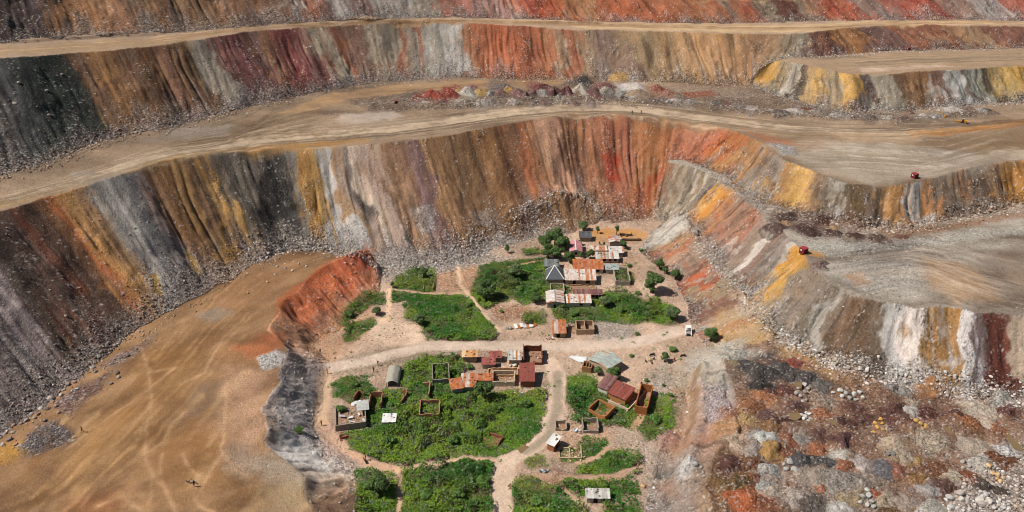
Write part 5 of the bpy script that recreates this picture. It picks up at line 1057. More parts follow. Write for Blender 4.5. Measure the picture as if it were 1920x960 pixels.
def house(name, label, fl, fr_, D, h, roof, key, wall, ops=(), pitch=.17, group='village houses', over=.28, rooffrac=1.0):
    c, w, ang = frame2(fl, fr_); z = base_z(c, ang, w, D)
    o = empty(name, (c[0], c[1], z), ang); tag(o, label, 'house' if 'shed' not in name and 'hut' not in name else name.split('_')[-1], group)
    wc = lin(hx(wall)); m = MB(); x0, x1 = -w/2, w/2; b = -.5
    if roof == 'mono':
        hb = h+D*pitch; m.hexa([(x0,0,b),(x1,0,b),(x1,D,b),(x0,D,b),(x0,0,h),(x1,0,h),(x1,D,hb),(x0,D,hb)], wc)
    else: m.box(x0, x1, 0, D, b, h, wc)
    rs = {}
    if roof == 'gable_x':
        r = h+D/2*pitch; 
        for xx in (x0, x1): m.poly([(xx,0,h),(xx,D,h),(xx,D/2,r)], wc)
    if roof == 'gable_y':
        r = h+w/2*pitch
        for yy in (0, D): m.poly([(x0,yy,h),(x1,yy,h),(0,yy,r)], wc)
    m.build('walls', M_WALL, o)
    R = MB(); e = over; up = .05
    if roof == 'mono':
        L = math.hypot(1, pitch); ev = (0, 1/L, pitch/L); sheets(R, (x0-e, -e, h+up-e*pitch), (1,0,0), ev, (w+2*e)*rooffrac, (D+2*e)*L, key)
    elif roof == 'gable_x':
        L = math.hypot(1, pitch); sheets(R, (x0-e, -e, h+up-e*pitch), (1,0,0), (0,1/L,pitch/L), w+2*e, (D/2+e)*L, key); sheets(R, (x1+e, D+e, h+up-e*pitch), (-1,0,0), (0,-1/L,pitch/L), w+2*e, (D/2+e)*L, key)
    elif roof == 'gable_y':
        L = math.hypot(1, pitch); sheets(R, (x0-e, D+e, h+up-e*pitch), (0,-1,0), (1/L,0,pitch/L), D+2*e, (w/2+e)*L, key); sheets(R, (x1+e, -e, h+up-e*pitch), (0,1,0), (-1/L,0,pitch/L), D+2*e, (w/2+e)*L, key)
    elif roof == 'hip':
        r = h+D*.42; ap = (0, D*.85, r); ck = lin(hx(SHEET[key][0])); F = [(x0-e,-e,h),(x1+e,-e,h),(x1+e,D+e,h),(x0-e,D+e,h)]
        for i in range(4): R.poly([F[i], F[(i+1) % 4], ap], jit(ck, .1))
        R.poly([(p[0], p[1], p[2]-.04) for p in F][::-1], ck)
    ro = R.build('roof', M_SHEET, o)
    if roof == 'mono':
        T = MB()
        for _ in range(int(3+w*.7)):
            x, y = random.uniform(x0, x1), random.uniform(0, D); q = random.uniform(.10, .2); zz = h+up+y*pitch+.05; T.box(x-q, x+q, y-q*.8, y+q*.8, zz, zz+q*1.2, jit(lin((128, 112, 100)), .4))
        T.build('roof_weights', M_ROCK, ro)['kind'] = 'stuff'
    if roof in ('gable_y', 'hip') :
        T = MB(); wcol = lin((225, 222, 216) if roof == 'hip' or key == 'pink' else (150, 146, 140))
        def ridge(p, q, s=.13):
            p, q = np.array(p, float), np.array(q, float); d = q-p; d /= np.linalg.norm(d); sd = np.cross(d, (0,0,1)); sd /= max(np.linalg.norm(sd), 1e-6)
            sd = sd*s; u = np.array([0,0,.07]); T.hexa([p-sd,p+sd,q+sd,q-sd,p-sd+u,p+sd+u,q+sd+u,q-sd+u], wcol)
        if roof == 'hip': ridge((x0-e,-e,h+.02), (0,D*.85,r)); ridge((x1+e,-e,h+.02), (0,D*.85,r)); ridge((0,D*.85,r), (x1+e,D+e,h+.02)); ridge((0,D*.85,r), (x0-e,D+e,h+.02))
        else: ridge((0,-e,h+w/2*pitch+up), (0,D+e,h+w/2*pitch+up), .16)
        T.build('ridge_cap', M_PAINT, ro)
    for op in ops:
        k, u, ww, hh, zz = op[:5]
        if len(op) > 5: opening(o, k, D*u, ww, hh, zz, face='side', D=w/2)
        else: opening(o, k, x0+w*u, ww, hh, zz)
    return o
def auto(name, label, x0, x1, yb, ye, yt, roof, key, wall, ops=(), pitch=.17, **k):
    "house square to the picture: left, right, base, eaves and roof-top pixel rows"
    p = hit((x0+x1)/2, yb)[0]; dist = np.linalg.norm([p[0], p[1], p[2]-CAMH]); dl = math.asin((CAMH-p[2])/dist); s = FPX/dist
    h = (yb-ye)/(s*math.cos(dl)); D = (ye-yt)/(s*(math.sin(dl)+(pitch if roof == 'mono' else .0)*math.cos(dl)))-.3
    return house(name, label, (x0, yb), (x1, yb), max(D, 2.), max(h, 1.6), roof, key, wall, ops, pitch, **k)
def wallrun(name, o, p, q, hs, th, col, b=-.4):
    "one standing wall with an uneven broken top"
    p, q = np.array(p, float), np.array(q, float); d = q-p; L = np.hypot(*d); d /= L; n = np.array([-d[1], d[0]])*th/2
    m = MB(); k = len(hs); t = np.linspace(0, 1, k)
    for i in range(k-1):
        a, c = p+d*L*t[i], p+d*L*t[i+1]; h0, h1 = hs[i], hs[i+1]
        if max(h0, h1) < .05: continue
        P = [(a-n),(c-n),(c+n),(a+n)]; m.hexa([(*v, b) for v in P]+[(*P[0], h0),(*P[1], h1),(*P[2], h1),(*P[3], h0)], jit(col, .10))
    return m.build(name, M_WALL, o)
def broken(n, h, v=.25):
    v = v*1.35; return [max(.15, h*(1-v*random.random()-(v if random.random() < .18 else 0))) for _ in range(n)]
def shell(name, label, fl, fr_, D, h, wall, vary=.18, sides='fblr', part=(), th=.24, cat='ruin', inner=(), group='roofless ruins'):
    c, w, ang = frame2(fl, fr_); z = base_z(c, ang, w, D); o = empty(name, (c[0], c[1], z), ang); tag(o, label, cat, group); wc = lin(hx(wall))
    x0, x1 = -w/2, w/2; S_ = {'f': ((x0,0),(x1,0)), 'r': ((x1,th*.5),(x1,D-th*.5)), 'b': ((x1,D),(x0,D)), 'l': ((x0,D-th*.5),(x0,th*.5))}
    for k in sides:
        p, q = S_[k]; L = math.dist(p, q); hh = h*dict(part).get(k, 1.0); wallrun('wall', o, p, q, broken(max(3, int(L/.7)), hh, vary), th, wc)
    for f in inner:                                   # cross walls, as fractions of the width
        wallrun('cross_wall', o, (x0+w*f, th*.5), (x0+w*f, D-th*.5), broken(max(3, int(D/.7)), h*.9, vary), th*.8, wc)
    m = MB(); m.poly([(x0,0,.06),(x1,0,.06),(x1,D,.06),(x0,D,.06)], lin((150, 118, 96)));
    m.build('floor', M_WALL, o); m = MB()
    for _ in range(int(8+w*D*1.1)):
        x, y = random.uniform(x0-.8, x1+.8), random.uniform(-.9, D+.6); q = random.uniform(.08, .24); a = random.random()*3; ca, sa = math.cos(a)*q*1.5, math.sin(a)*q*1.5
        P = [(x-ca+sa*.5, y-sa-ca*.5), (x+ca+sa*.5, y+sa-ca*.5), (x+ca-sa*.5, y+sa+ca*.5), (x-ca-sa*.5, y-sa+ca*.5)]; m.hexa([(*p, -.1) for p in P]+[(*p, q*.9) for p in P], jit(wc, .35))
    m.build('fallen_bricks', M_WALL, o)['kind'] = 'stuff'; return o

W_G, W_T, W_C, W_B, W_BR = 'a8a094', 'b09880', 'c8bca8', 'a8764e', '8c5c40'
d, wdw = 'door', 'window'
auto('hut', 'small slate roofed hut above the grove and left of the muddy pool', 1087, 1108, 453, 446, 434.6, 'mono', 'slate', 'a09078')
house('house', 'pink roofed house with a white ridge behind round trees', (1069, 482), (1090, 482), 6.5, 2.2, 'gable_y', 'pink', W_C, [(wdw,.5,.9,.8,.9)], .32)
house('house', 'white gabled house with rust streaks at the edge of the muddy pool', (1143, 463), (1164, 463), 4.2, 1.9, 'gable_y', 'whiterust', W_G, [], .22)
auto('house', 'short rusty roof just right of the small trees by the pool', 1109, 1136, 477, 472, 464.7, 'mono', 'rustmix', W_T)
auto('house', 'off white roofed house just below the white gabled house', 1143, 1168, 481.5, 474.7, 463, 'mono', 'whiterust', W_G)
o = auto('house', 'striped white and rust roofed house with a red painted door', 1118, 1159, 493, 485, 472.5, 'mono', 'patch', W_C, [(wdw,.14,1,.8,.7),(wdw,.36,1,.8,.7),(wdw,.62,.9,.8,.7),(wdw,.86,1,.8,.7)])
m = MB(); m.box(.15*3, .15*3+.9, -.05, -.01, .9, 1.25, lin((170, 40, 36))); m.box(.15*3+.28, .15*3+.62, -.05, -.01, .1, .9, lin((170, 40, 36))); m.build('door', M_PAINT, o)
auto('house', 'largest rust orange roof, behind the long rusty house', 1076, 1130, 512.5, 505, 486.5, 'mono', 'rust', W_C, [(wdw,.83,1.0,.8,.6)])
auto('house', 'grey green roofed house right of the largest rusty roof', 1136, 1159, 513, 505, 494.8, 'mono', 'greygreen', W_G)
auto('house', 'mottled slate roof just behind the dark hipped roof', 1021, 1047, 507, 502.8, 489.7, 'mono', 'oldslate', W_T)
house('house', 'dark hipped roof house with white ridge lines', (1025, 533.5), (1056, 533.5), 5.6, 1.9, 'hip', 'slate', W_T)
auto('house', 'long house with rust and white striped roof beside the hipped house', 1060.5, 1116, 534.5, 525, 504.6, 'mono', 'rustmix', W_T, [(d,.29,.9,1.7,0),(wdw,.75,1.3,.7,.7)])
auto('house', 'long maroon roof broken at its right end above the bright scrub', 1076, 1128, 560.5, 552.6, 543, 'mono', 'maroon', W_T, [(wdw,.70,.7,.7,.6),(d,.82,.8,1.4,0),(wdw,.94,.6,.7,.6)])
house('house', 'pale gabled house at the corner of the bright scrub', (1026, 577), (1056.5, 577), 6.3, 1.75, 'gable_y', 'whiterust', W_G, [(d,.46,.6,1.1,0)], .22)
auto('house', 'white and rust roofed house right of the pale gabled house', 1063, 1107, 576, 569, 553.3, 'mono', 'rustmix', W_C, [(wdw,.6,.9,.7,.6)])
auto('shed', 'tall narrow shed with bright rust orange roof on the square', 1037.5, 1060, 632.5, 624, 599, 'mono', 'rust', 'a88c6c', [(d,.40,1.0,1.3,0)])
shell('ruin', 'roofless grey pen with weeds right of the grey green roof', (1154, 535), (1181, 535), 8.4, 1.8, 'a49a8e', .08)
shell('ruin', 'low brick footings between the striped house and the maroon roof', (1070, 546), (1117, 546), 3.0, .6, 'b89878', .3)
shell('ruin', 'low walled yard in front of the dark hipped house', (1033, 552), (1058, 552), 5.0, 1.0, 'b0a08c', .12)
shell('ruin', 'roofless brown brick shed right of the orange roofed shed', (1081, 627), (1113.5, 627), 4.6, 1.9, 'a88c70', .06, inner=(.5,))
shell('ruin', 'stub of wall and rubble between the orange shed and the roofless shed', (1067, 624), (1078, 624), 3, 1.1, 'b8a490', .4, 'bl')
shell('ruin', 'added long low dark wall standing for shadow in the muddy pool', (1166, 452), (1203, 452), .6, .8, '6c5444', .3, 'fb')  # dark wall strip added in place of a shadow on the pool
shell('ruin', 'small dark wall stub at the left in the muddy pool', (1163, 442), (1171, 442), 1.2, .9, '5c4638', .3, 'fl')
shell('ruin', 'small dark wall stub at the right in the muddy pool', (1175, 442), (1184, 442), 1.0, .8, '5c4638', .3, 'fr')
# houses along the square
auto('house', 'small house with tan striped roof at the left of the row', 868, 894, 678.5, 668, 656.7, 'mono', 'tan', 'a4907a')
auto('house', 'hut with cracked red brown roof behind the row of small houses', 920, 939, 678.5, 669.3, 657.6, 'mono', 'redrust', 'a08a74')
auto('house', 'small house with red roof in front of the cracked roof hut', 905, 927, 691, 682, 670, 'mono', 'redrust', 'a89c8c')
auto('house', 'house with patched zinc and rust roof left of the burnt out shell', 954.5, 976, 683.5, 674, 656.7, 'mono', 'patch', 'a89884')
auto('house', 'tall red brown roofed house beside the central track', 976, 1001, 726.5, 714.5, 681, 'mono', 'brown', '8c5c44', [(d,.55,.8,1.5,0,'s')])
shell('ruin', 'burnt out shell with a hole in its back wall by the square', (982, 684), (1016.5, 684), 6.2, 2.4, '7c4c38', .25, part=(('f',.35),('b',1.0)))
shell('ruin', 'low tan footings full of scrap below the small red roofed house', (915, 706), (971, 706), 3.0, .8, 'c09870', .25)
shell('ruin', 'roofless room with two window gaps behind the large tree', (924, 724), (965, 724), 4.6, 1.7, 'b8a890', .1)
auto('house', 'scrap of rust orange roof left of the roofless room', 898, 923, 721, 713.5, 703, 'mono', 'rust', W_G)
house('house', 'torn rust orange roof standing left of the large tree', (866, 733), (891, 733), 4.2, 1.5, 'mono', 'rust', W_G)
house('lean_to_shed', 'low rust orange lean to joined to the torn orange roof', (848, 738), (868, 735), 3.2, 1.5, 'mono', 'rust', W_G)
house('house', 'grey ridged roof house standing askew on the square', (1137, 707), (1163, 690), 6.0, 2.6, 'gable_x', 'green', W_T, [], .2, over=.35)
shell('shed_ruin', 'tiny roofless brick store below the stone pile', (1091.5, 697), (1108, 699.5), 2.6, 1.8, 'a07854', .08, inner=(.36,.68))
house('house', 'maroon roofed house with cream front wall beside the scrub', (1121, 738.5), (1138, 745), 5.2, 2.4, 'mono', 'maroon', 'd0c8b4', [], .12)
house('house', 'lower red brown roof joined to the cream fronted house', (1139, 748), (1171, 762), 4.6, 2.2, 'mono', 'brown', 'a8764c', [], .12)
shell('compound_wall', 'pale compound wall around the red brown roofed house', (1130, 750), (1178, 771), 8.6, .8, 'c8b098', .12, 'fbr', cat='wall', group='yard walls')
shell('ruin', 'long deep roofless shell of orange brick at the village edge', (1190, 774), (1212, 778), 9.0, 2.4, 'a0663c', .05)
shell('ruin', 'brick shell full of weeds below the maroon roofs', (1103, 774), (1134, 789), 4.6, 1.6, 'b0764a', .2)
shell('ruin', 'grey roofless room above the garden beds', (1093.5, 812), (1122, 812), 3.8, 1.6, '9c8e80', .12, part=(('f',.6),))
shell('ruin', 'crumbled stub of brick house beside the central track', (1042, 808), (1062, 808), 2.6, 1.5, 'a89482', .35, 'fblr')
house('shed', 'white roofed brick shed beside the lower track', (1026, 842), (1038, 847.5), 2.9, 2.0, 'mono', 'white', 'a0684a', [(d,.5,.7,1.5,0,'s')], .15)
shell('garden_wall', 'low garden wall frame right of the white roofed shed', (1049, 860), (1069, 860), 3.2, .5, 'c0a884', .15, cat='wall', group='yard walls')
shell('garden_wall', 'second low garden wall next to the first frame', (1070, 860), (1091, 860), 4.4, .5, 'b8a080', .2, 'fr', cat='wall', group='yard walls')
auto('house', 'white house with broken rusty roof at the bottom edge', 1100, 1141, 942, 933.5, 919.5, 'mono', 'patch', 'b8ac9c', [(d,.40,.9,1.4,0),(wdw,.75,.8,.7,.5)])
# walls and ruins in the overgrown block
shell('ruin', 'grey walled enclosure filled with dark weeds', (812, 722), (843, 720), 6.8, 1.9, '8e857a', .1)
shell('ruin', 'notched brick shell standing in the weeds', (787, 788), (824, 787), 5.4, 2.0, 'a8765a', .12)
shell('ruin', 'small brick corner left of the notched shell', (771, 777), (783, 777), 2.2, .9, 'a07050', .2, 'bl')
shell('ruin', 'three sided brick room at the left of the overgrown block', (692, 768), (714, 768), 4.6, 2.0, 'a47456', .15, 'blr')
shell('ruin', 'leaning brick wall corner above the white sheet roof', (742, 757), (752, 759), 4.0, 1.9, 'a07052', .25, 'br')
shell('ruin', 'single thin brick wall standing in the weeds', (790, 748), (804, 748), 5.0, 1.9, 'a87c60', .3, 'br')
shell('ruin', 'dark brick stub beside the collapsed house', (663, 754), (672, 756), 3.0, 1.6, '8c5a44', .2, 'lb')
shell('ruin', 'red brick stub in the lower left weeds', (638, 823), (654, 821), 1.6, 1.0, '8c5440', .3, 'fl')
shell('ruin', 'brick stub near the right edge of the overgrown block', (908, 830), (932, 838), 3.0, 1.0, '8c5844', .3, 'rb')
shell('ruin', 'broken brick corner left of the scree weeds path', (794, 546), (812, 546), 3.0, 1.0, 'a08060', .3, 'lr')
auto('shed', 'flat shed with white sheet roof deep in the weeds', 719, 741, 800, 793, 778.6, 'mono', 'white', W_G)
# collapsed house at the left edge
o = shell('ruin', 'collapsed brick house with a grey front wall at left', (630, 808), (687, 801), 8.6, 1.9, '9a8a7c', .05, 'frl', part=(('l',.35),('r',.95)))
m = MB(); m.poly([(1.6, 4.2, 1.9), (4.6, 4.2, 1.9), (4.6, 8.0, 2.0), (1.6, 8.0, 1.7)], lin((172, 172, 166))); m.poly([(1.6, 4.2, 1.8), (1.6, 8.0, 1.6), (4.6, 8.0, 1.9), (4.6, 4.2, 1.8)], lin((172, 172, 166))); m.build('slab', M_WALL, o)
for i in range(9):
    x, y, a = random.uniform(-3.5, 4.0), random.uniform(.8, 7.5), random.random()*3; L, w_ = random.uniform(.7, 1.8), random.uniform(.35, .7); ca, sa = math.cos(a), math.sin(a)
    c = lin(hx(random.choice(['d8d6d2', 'c8c4be', 'b0602c', 'a8acac']))); zz = random.uniform(.25, .8); m = MB(); cr = [(-L,-w_),(L,-w_),(L,w_),(-L,w_)]
    P = [(x+(u*ca-v*sa)*.5, y+(u*sa+v*ca)*.5, zz+random.uniform(-.15, .15)) for u, v in cr]; m.hexa([(p[0], p[1], p[2]-.05) for p in P]+P, c); m.build('fallen_sheet', M_SHEET, o)
# tarpaulin shelter
c, w, ang = frame2((722, 727), (748, 727)); D = 7.4; o = empty('shelter', (c[0], c[1], base_z(c, ang, w, D)), ang); tag(o, 'grey tarpaulin shelter on poles beside the road', 'shelter')
g = 14; xs = np.linspace(-w/2, w/2, g); ys = np.linspace(.2, D, g); X, Y = np.meshgrid(xs, ys); ZT = 2.0-.9*np.abs(X/(w/2))**1.5+.10*np.sin(Y*3.2)+.15*fbm(X*1.2, Y*1.2, 2, 3)-.35*(np.abs(X) > w/2*.9)
V = np.stack([X, Y, ZT], -1).reshape(-1, 3); ii = np.arange(g*g).reshape(g, g); F = np.stack([ii[:-1,:-1], ii[:-1,1:], ii[1:,1:], ii[1:,:-1]], -1).reshape(-1, 4)
F = np.concatenate([F, F[:,::-1]+g*g]); V = np.concatenate([V, V-(0, 0, .04)])
link('tarpaulin', npmesh('tarpaulin', V, F, np.tile(lin((158, 152, 138)), (len(V), 1))*(1+.1*(rng.random((len(V), 1))-.5)), M_SHEET, True), o)
for sx in (-1, 1):
    for y in (.3, D-.2):
        m = MB(); m.box(sx*w*.40-.05, sx*w*.40+.05, y-.05, y+.05, -.3, 1.35, lin((90, 72, 54))); m.build('pole', M_TIMB, o)
# loose sheets and scrap lying about
def scrap(name, label, px, py, n, L, cols, mtl=None, spread=1.2, group='scrap on the square'):
    p = hit(px, py)[0]; o = empty(name, (p[0], p[1], float(zat(p[0], p[1])))); tag(o, label, 'scrap' if name != 'roof_sheets' else 'sheets', group)
    for i in range(n):
        a = random.gauss(.4, .5); ca, sa = math.cos(a), math.sin(a); x = (i-(n-1)/2)*spread+random.gauss(0, .1); y = random.gauss(0, .25); zz = .12+.08*i*(spread < .5)
        lx, ly = L*random.uniform(.7, 1.1), L*random.uniform(.35, .55); m = MB()
        P = [(x+u*ca*ly-v*sa*lx, y+u*sa*ly+v*ca*lx, zz+random.uniform(0, .3)) for u, v in ((-.5,-.5),(.5,-.5),(.5,.5),(-.5,.5))]
        m.hexa([(q[0], q[1], q[2]-.04) for q in P]+P, lin(hx(cols[i % len(cols)]))); m.build('sheet', mtl or M_SHEET, o)
scrap('roof_sheets', 'row of white and rusty sheets lying on the square below the brick rubble', 984, 612, 7, 2.2, ['e0dcd8','b4642c','dcd8d4','c0b8b0','b8744a','e0deda','a85c2c'], spread=.85)
scrap('roof_sheets', 'stack of white sheets beside the stone pile', 1086, 675, 4, 3.0, ['d8dad8','ccd0ce','dcdcda','d0d2d0'], spread=.7)
scrap('scrap_heap', 'heap of torn white sheets above the collapsed house', 672, 757, 6, 1.7, ['e4e2e0','d8d6d4','dcdad6'], spread=.55)
scrap('scrap_heap', 'grey scrap heap left of the white sheets row', 954, 617, 6, .9, ['8c8a88','b0aca8','6c6866'], spread=.3)
scrap('scrap_heap', 'broken white scrap between the small houses', 963, 686, 5, 1.2, ['c8bca8','a89888','d8d0c4'], spread=.4)
scrap('scrap_heap', 'rust sheet fallen off the roofless room behind the tree', 945, 722, 4, 1.8, ['b4622c','a8582a','c07c4c'], spread=.5)
scrap('scrap_heap', 'coloured rubbish at the foot of the orange shed', 1030, 636, 6, .7, ['d04c3c','c8c4c0','a8a4a0','8c8884'], M_PAINT, .35)
scrap('scrap_heap', 'white bricks heaped by the track right of the scrub edge', 1071, 735, 5, .9, ['d0ccc8','a8a09a','b88c70'], spread=.3)
scrap('scrap_heap', 'scrap pieces on the lower path beside the thicket', 1020, 884, 5, .8, ['54585e','b8bcc0','8c9096'], M_PAINT, .5)
scrap('scrap_heap', 'blue grey scrap in the yard above the garden beds', 1080, 809, 4, 1.0, ['b8c0c8','a8b0b8','d0d4d8'], M_PAINT, .4)

# ---------------------------------------------------------------- cabins, vehicles
def cabin(px, py, ang, label, sc=1.0):
    p = hit(px, py)[0]; o = empty('cabin', (p[0], p[1], float(zat(p[0], p[1]))-.05), ang); o.scale = (sc, sc, sc); tag(o, label, 'cabin', 'red watch cabins'); c = lin((132, 50, 52)); dk = lin((100, 36, 38))
    m = MB(); m.box(-1.15, 1.15, -1.15, 1.15, 0, 2.3, c)
    for x in np.arange(-1.0, 1.05, .25):
        m.box(x-.04, x+.04, -1.19, -1.15, .1, 2.2, dk); m.box(-1.19, -1.15, x-.04, x+.04, .1, 2.2, dk)
    m.build('body', M_PAINT, o)
    m = MB(); m.box(-1.28, 1.28, -1.28, 1.28, 2.3, 2.42, lin((152, 56, 54))); m.build('roof', M_PAINT, o)
    m = MB(); m.box(-.55, .5, -1.22, -1.14, .05, 1.95, lin((58, 20, 20))); m.build('door', M_PAINT, o)
    m = MB(); m.box(-1.23, -1.14, -.1, .6, 1.35, 1.85, lin((235, 235, 232))); m.build('sign_panel', M_PAINT, o)
cabin(1506, 473, math.radians(32), 'red cabin with white panel on top of the golden slope', .74)
cabin(1714, 334, math.radians(25), 'red cabin at the edge of the upper pale terrace', .68)
cabin(743, 197, math.radians(20), 'red cabin beside the middle haul road', .5)
cabin(1703, 94, math.radians(20), 'dark red cabin at the back of the upper right terrace', .5)
def wheel(o, x, y, r, w_, hub):
    m = MB(); n = 14; tc = lin((44, 40, 38))
    for i in range(n):
        a, b = 6.283*i/n, 6.283*(i+1)/n; A = [(x+r*math.cos(t), yy, r+r*math.sin(t)) for yy in (y-w_/2, y+w_/2) for t in (a, b)]
        m.poly([A[0], A[1], A[3], A[2]], tc); m.poly([(x, y-w_/2, r), A[0], A[1]], tc); m.poly([(x, y+w_/2, r), A[3], A[2]], tc)
    t = m.build('wheel', M_PAINT, o); m = MB()
    for s in (-1, 1):
        m.poly([(x+.55*r*math.cos(6.283*i/10), y+s*(w_/2+.01), r+.55*r*math.sin(6.283*i/10)) for i in range(10)][::-s], hub)
    m.build('rim', M_PAINT, t)
p = hit(1805, 231)[0]; o = empty('loader', (p[0], p[1], float(zat(p[0], p[1]))), math.radians(-28)); o.scale = (.66,)*3; tag(o, 'yellow wheel loader parked on the haul road by the rubble', 'loader')
ye, bk = lin((224, 152, 36)), lin((40, 38, 38))
m = MB(); m.hexa([(.4,-.75,.6),(2.4,-.7,.6),(2.4,.7,.6),(.4,.75,.6),(.4,-.75,1.75),(2.4,-.65,1.5),(2.4,.65,1.5),(.4,.75,1.75)], ye); m.build('bonnet', M_PAINT, o)
m = MB(); m.box(2.4, 2.48, -.5, .5, .7, 1.35, bk); m.build('grille', M_PAINT, o)
m = MB(); m.box(-.7, .4, -.7, .7, .6, 1.3, bk); m.box(-.65, .35, -.65, .65, 1.3, 2.35, lin((60, 66, 70))); cb = m.build('cab', M_PAINT, o)
m = MB(); m.box(-.75, .45, -.75, .75, 2.35, 2.45, lin((170, 172, 172))); m.build('cab_roof', M_PAINT, cb)
m = MB(); m.box(-2.3, -.7, -.6, .6, .65, 1.05, ye); m.build('frame', M_PAINT, o)
for s in (-1, 1):
    m = MB(); m.hexa([(-3.2,s*.5-.08,.5),(-.8,s*.5-.08,1.2),(-.8,s*.5+.08,1.2),(-3.2,s*.5+.08,.5),(-3.2,s*.5-.08,.72),(-.8,s*.5-.08,1.45),(-.8,s*.5+.08,1.45),(-3.2,s*.5+.08,.72)], ye); m.build('lift_arm', M_PAINT, o)
m = MB(); m.hexa([(-3.9,-1.1,.2),(-3.1,-1.1,.1),(-3.1,1.1,.1),(-3.9,1.1,.2),(-4.1,-1.1,.55),(-3.1,-1.1,.95),(-3.1,1.1,.95),(-4.1,1.1,.55)], lin((150, 120, 60))); m.build('bucket', M_PAINT, o)
for x in (1.4, -1.5):
    for y in (-.95, .95): wheel(o, x, y, .62, .42, lin((214, 190, 150)))
# stripped white vehicle
p = hit(1291, 628)[0]; o = empty('wrecked_van', (p[0], p[1], float(zat(p[0], p[1]))), math.radians(-8)); tag(o, 'stripped white van shell without windows beside a tree', 'wreck'); wt = lin((232, 230, 226))
m = MB(); m.hexa([(-.75,1.4,1.5),(.75,1.4,1.5),(.72,2.9,1.5),(-.72,2.9,1.5),(-.75,1.4,1.58),(.75,1.4,1.58),(.72,2.9,1.58),(-.72,2.9,1.58)], wt); m.build('roof', M_PAINT, o)
m = MB(); m.box(-.85, .85, .9, 3.0, .25, .85, wt); m.build('body', M_PAINT, o)
m = MB(); m.box(-.7, .7, .95, 1.35, .85, .9, bk); m.build('gap_shade_slab', M_DARK, o)  # solid black slab standing for the shade of the open windscreen
for sx in (-1, 1):
    for y0, y1, z0, z1 in ((.5, 1.45, .6, 1.52), (1.9, 2.0, .8, 1.52), (2.8, 2.9, .8, 1.52)):
        m = MB(); a = sx*.78; m.hexa([(a-.07,y0,z0),(a+.07,y0,z0),(a+.07,y0+.12,z0),(a-.07,y0+.12,z0),(a-.07,y1,z1),(a+.07,y1,z1),(a+.07,y1+.12,z1),(a-.07,y1+.12,z1)], wt); m.build('pillar', M_PAINT, o)
    m = MB(); m.box(sx*.78-.09, sx*.78+.09, -.7, .9, .3, .62, wt); m.build('chassis_rail', M_PAINT, o)
m = MB(); m.box(-.78, .78, .15, .35, .45, .6, wt); m.build('cross_member', M_PAINT, o)
m = MB(); m.box(-.5, .5, -.45, .1, .15, .5, bk); m.build('engine', M_PAINT, o)
# motorcycles
def motorbike(px, py, ang, c, label):
    p = hit(px, py)[0]; o = empty('motorcycle', (p[0], p[1], float(zat(p[0], p[1]))), ang); tag(o, label, 'motorcycle', 'motorcycles in the village')
    for x in (-.62, .62): wheel(o, x, 0, .3, .1, lin((150, 150, 150)))
    m = MB(); m.hexa([(-.6,-.06,.28),(.5,-.06,.28),(.5,.06,.28),(-.6,.06,.28),(-.4,-.08,.6),(.35,-.08,.62),(.35,.08,.62),(-.4,.08,.6)], bk); m.build('frame', M_PAINT, o)
    m = MB(); m.hexa([(0,-.14,.6),(.42,-.1,.62),(.42,.1,.62),(0,.14,.6),(.02,-.11,.82),(.38,-.08,.8),(.38,.08,.8),(.02,.11,.82)], lin(c)); m.build('tank', M_PAINT, o)
    m = MB(); m.hexa([(-.75,-.13,.66),(0,-.13,.66),(0,.13,.66),(-.75,.13,.66),(-.75,-.12,.78),(0,-.12,.76),(0,.12,.76),(-.75,.12,.78)], bk); m.build('seat', M_PAINT, o)
    m = MB(); m.box(.40, .46, -.36, .36, .96, 1.0, bk); m.hexa([(.58,-.05,.3),(.66,-.05,.3),(.66,.05,.3),(.58,.05,.3),(.40,-.05,.98),(.47,-.05,.98),(.47,.05,.98),(.40,.05,.98)], bk); m.build('handlebar', M_PAINT, o)
motorbike(684, 866, math.radians(120), (170, 40, 34), 'red motorcycle stopped on the left footpath')
motorbike(1223, 667, math.radians(20), (50, 56, 70), 'dark motorcycle beside the seated group on the square')
motorbike(1281, 669, math.radians(10), (60, 50, 48), 'dark motorcycle near the dark tree at the right of the square')

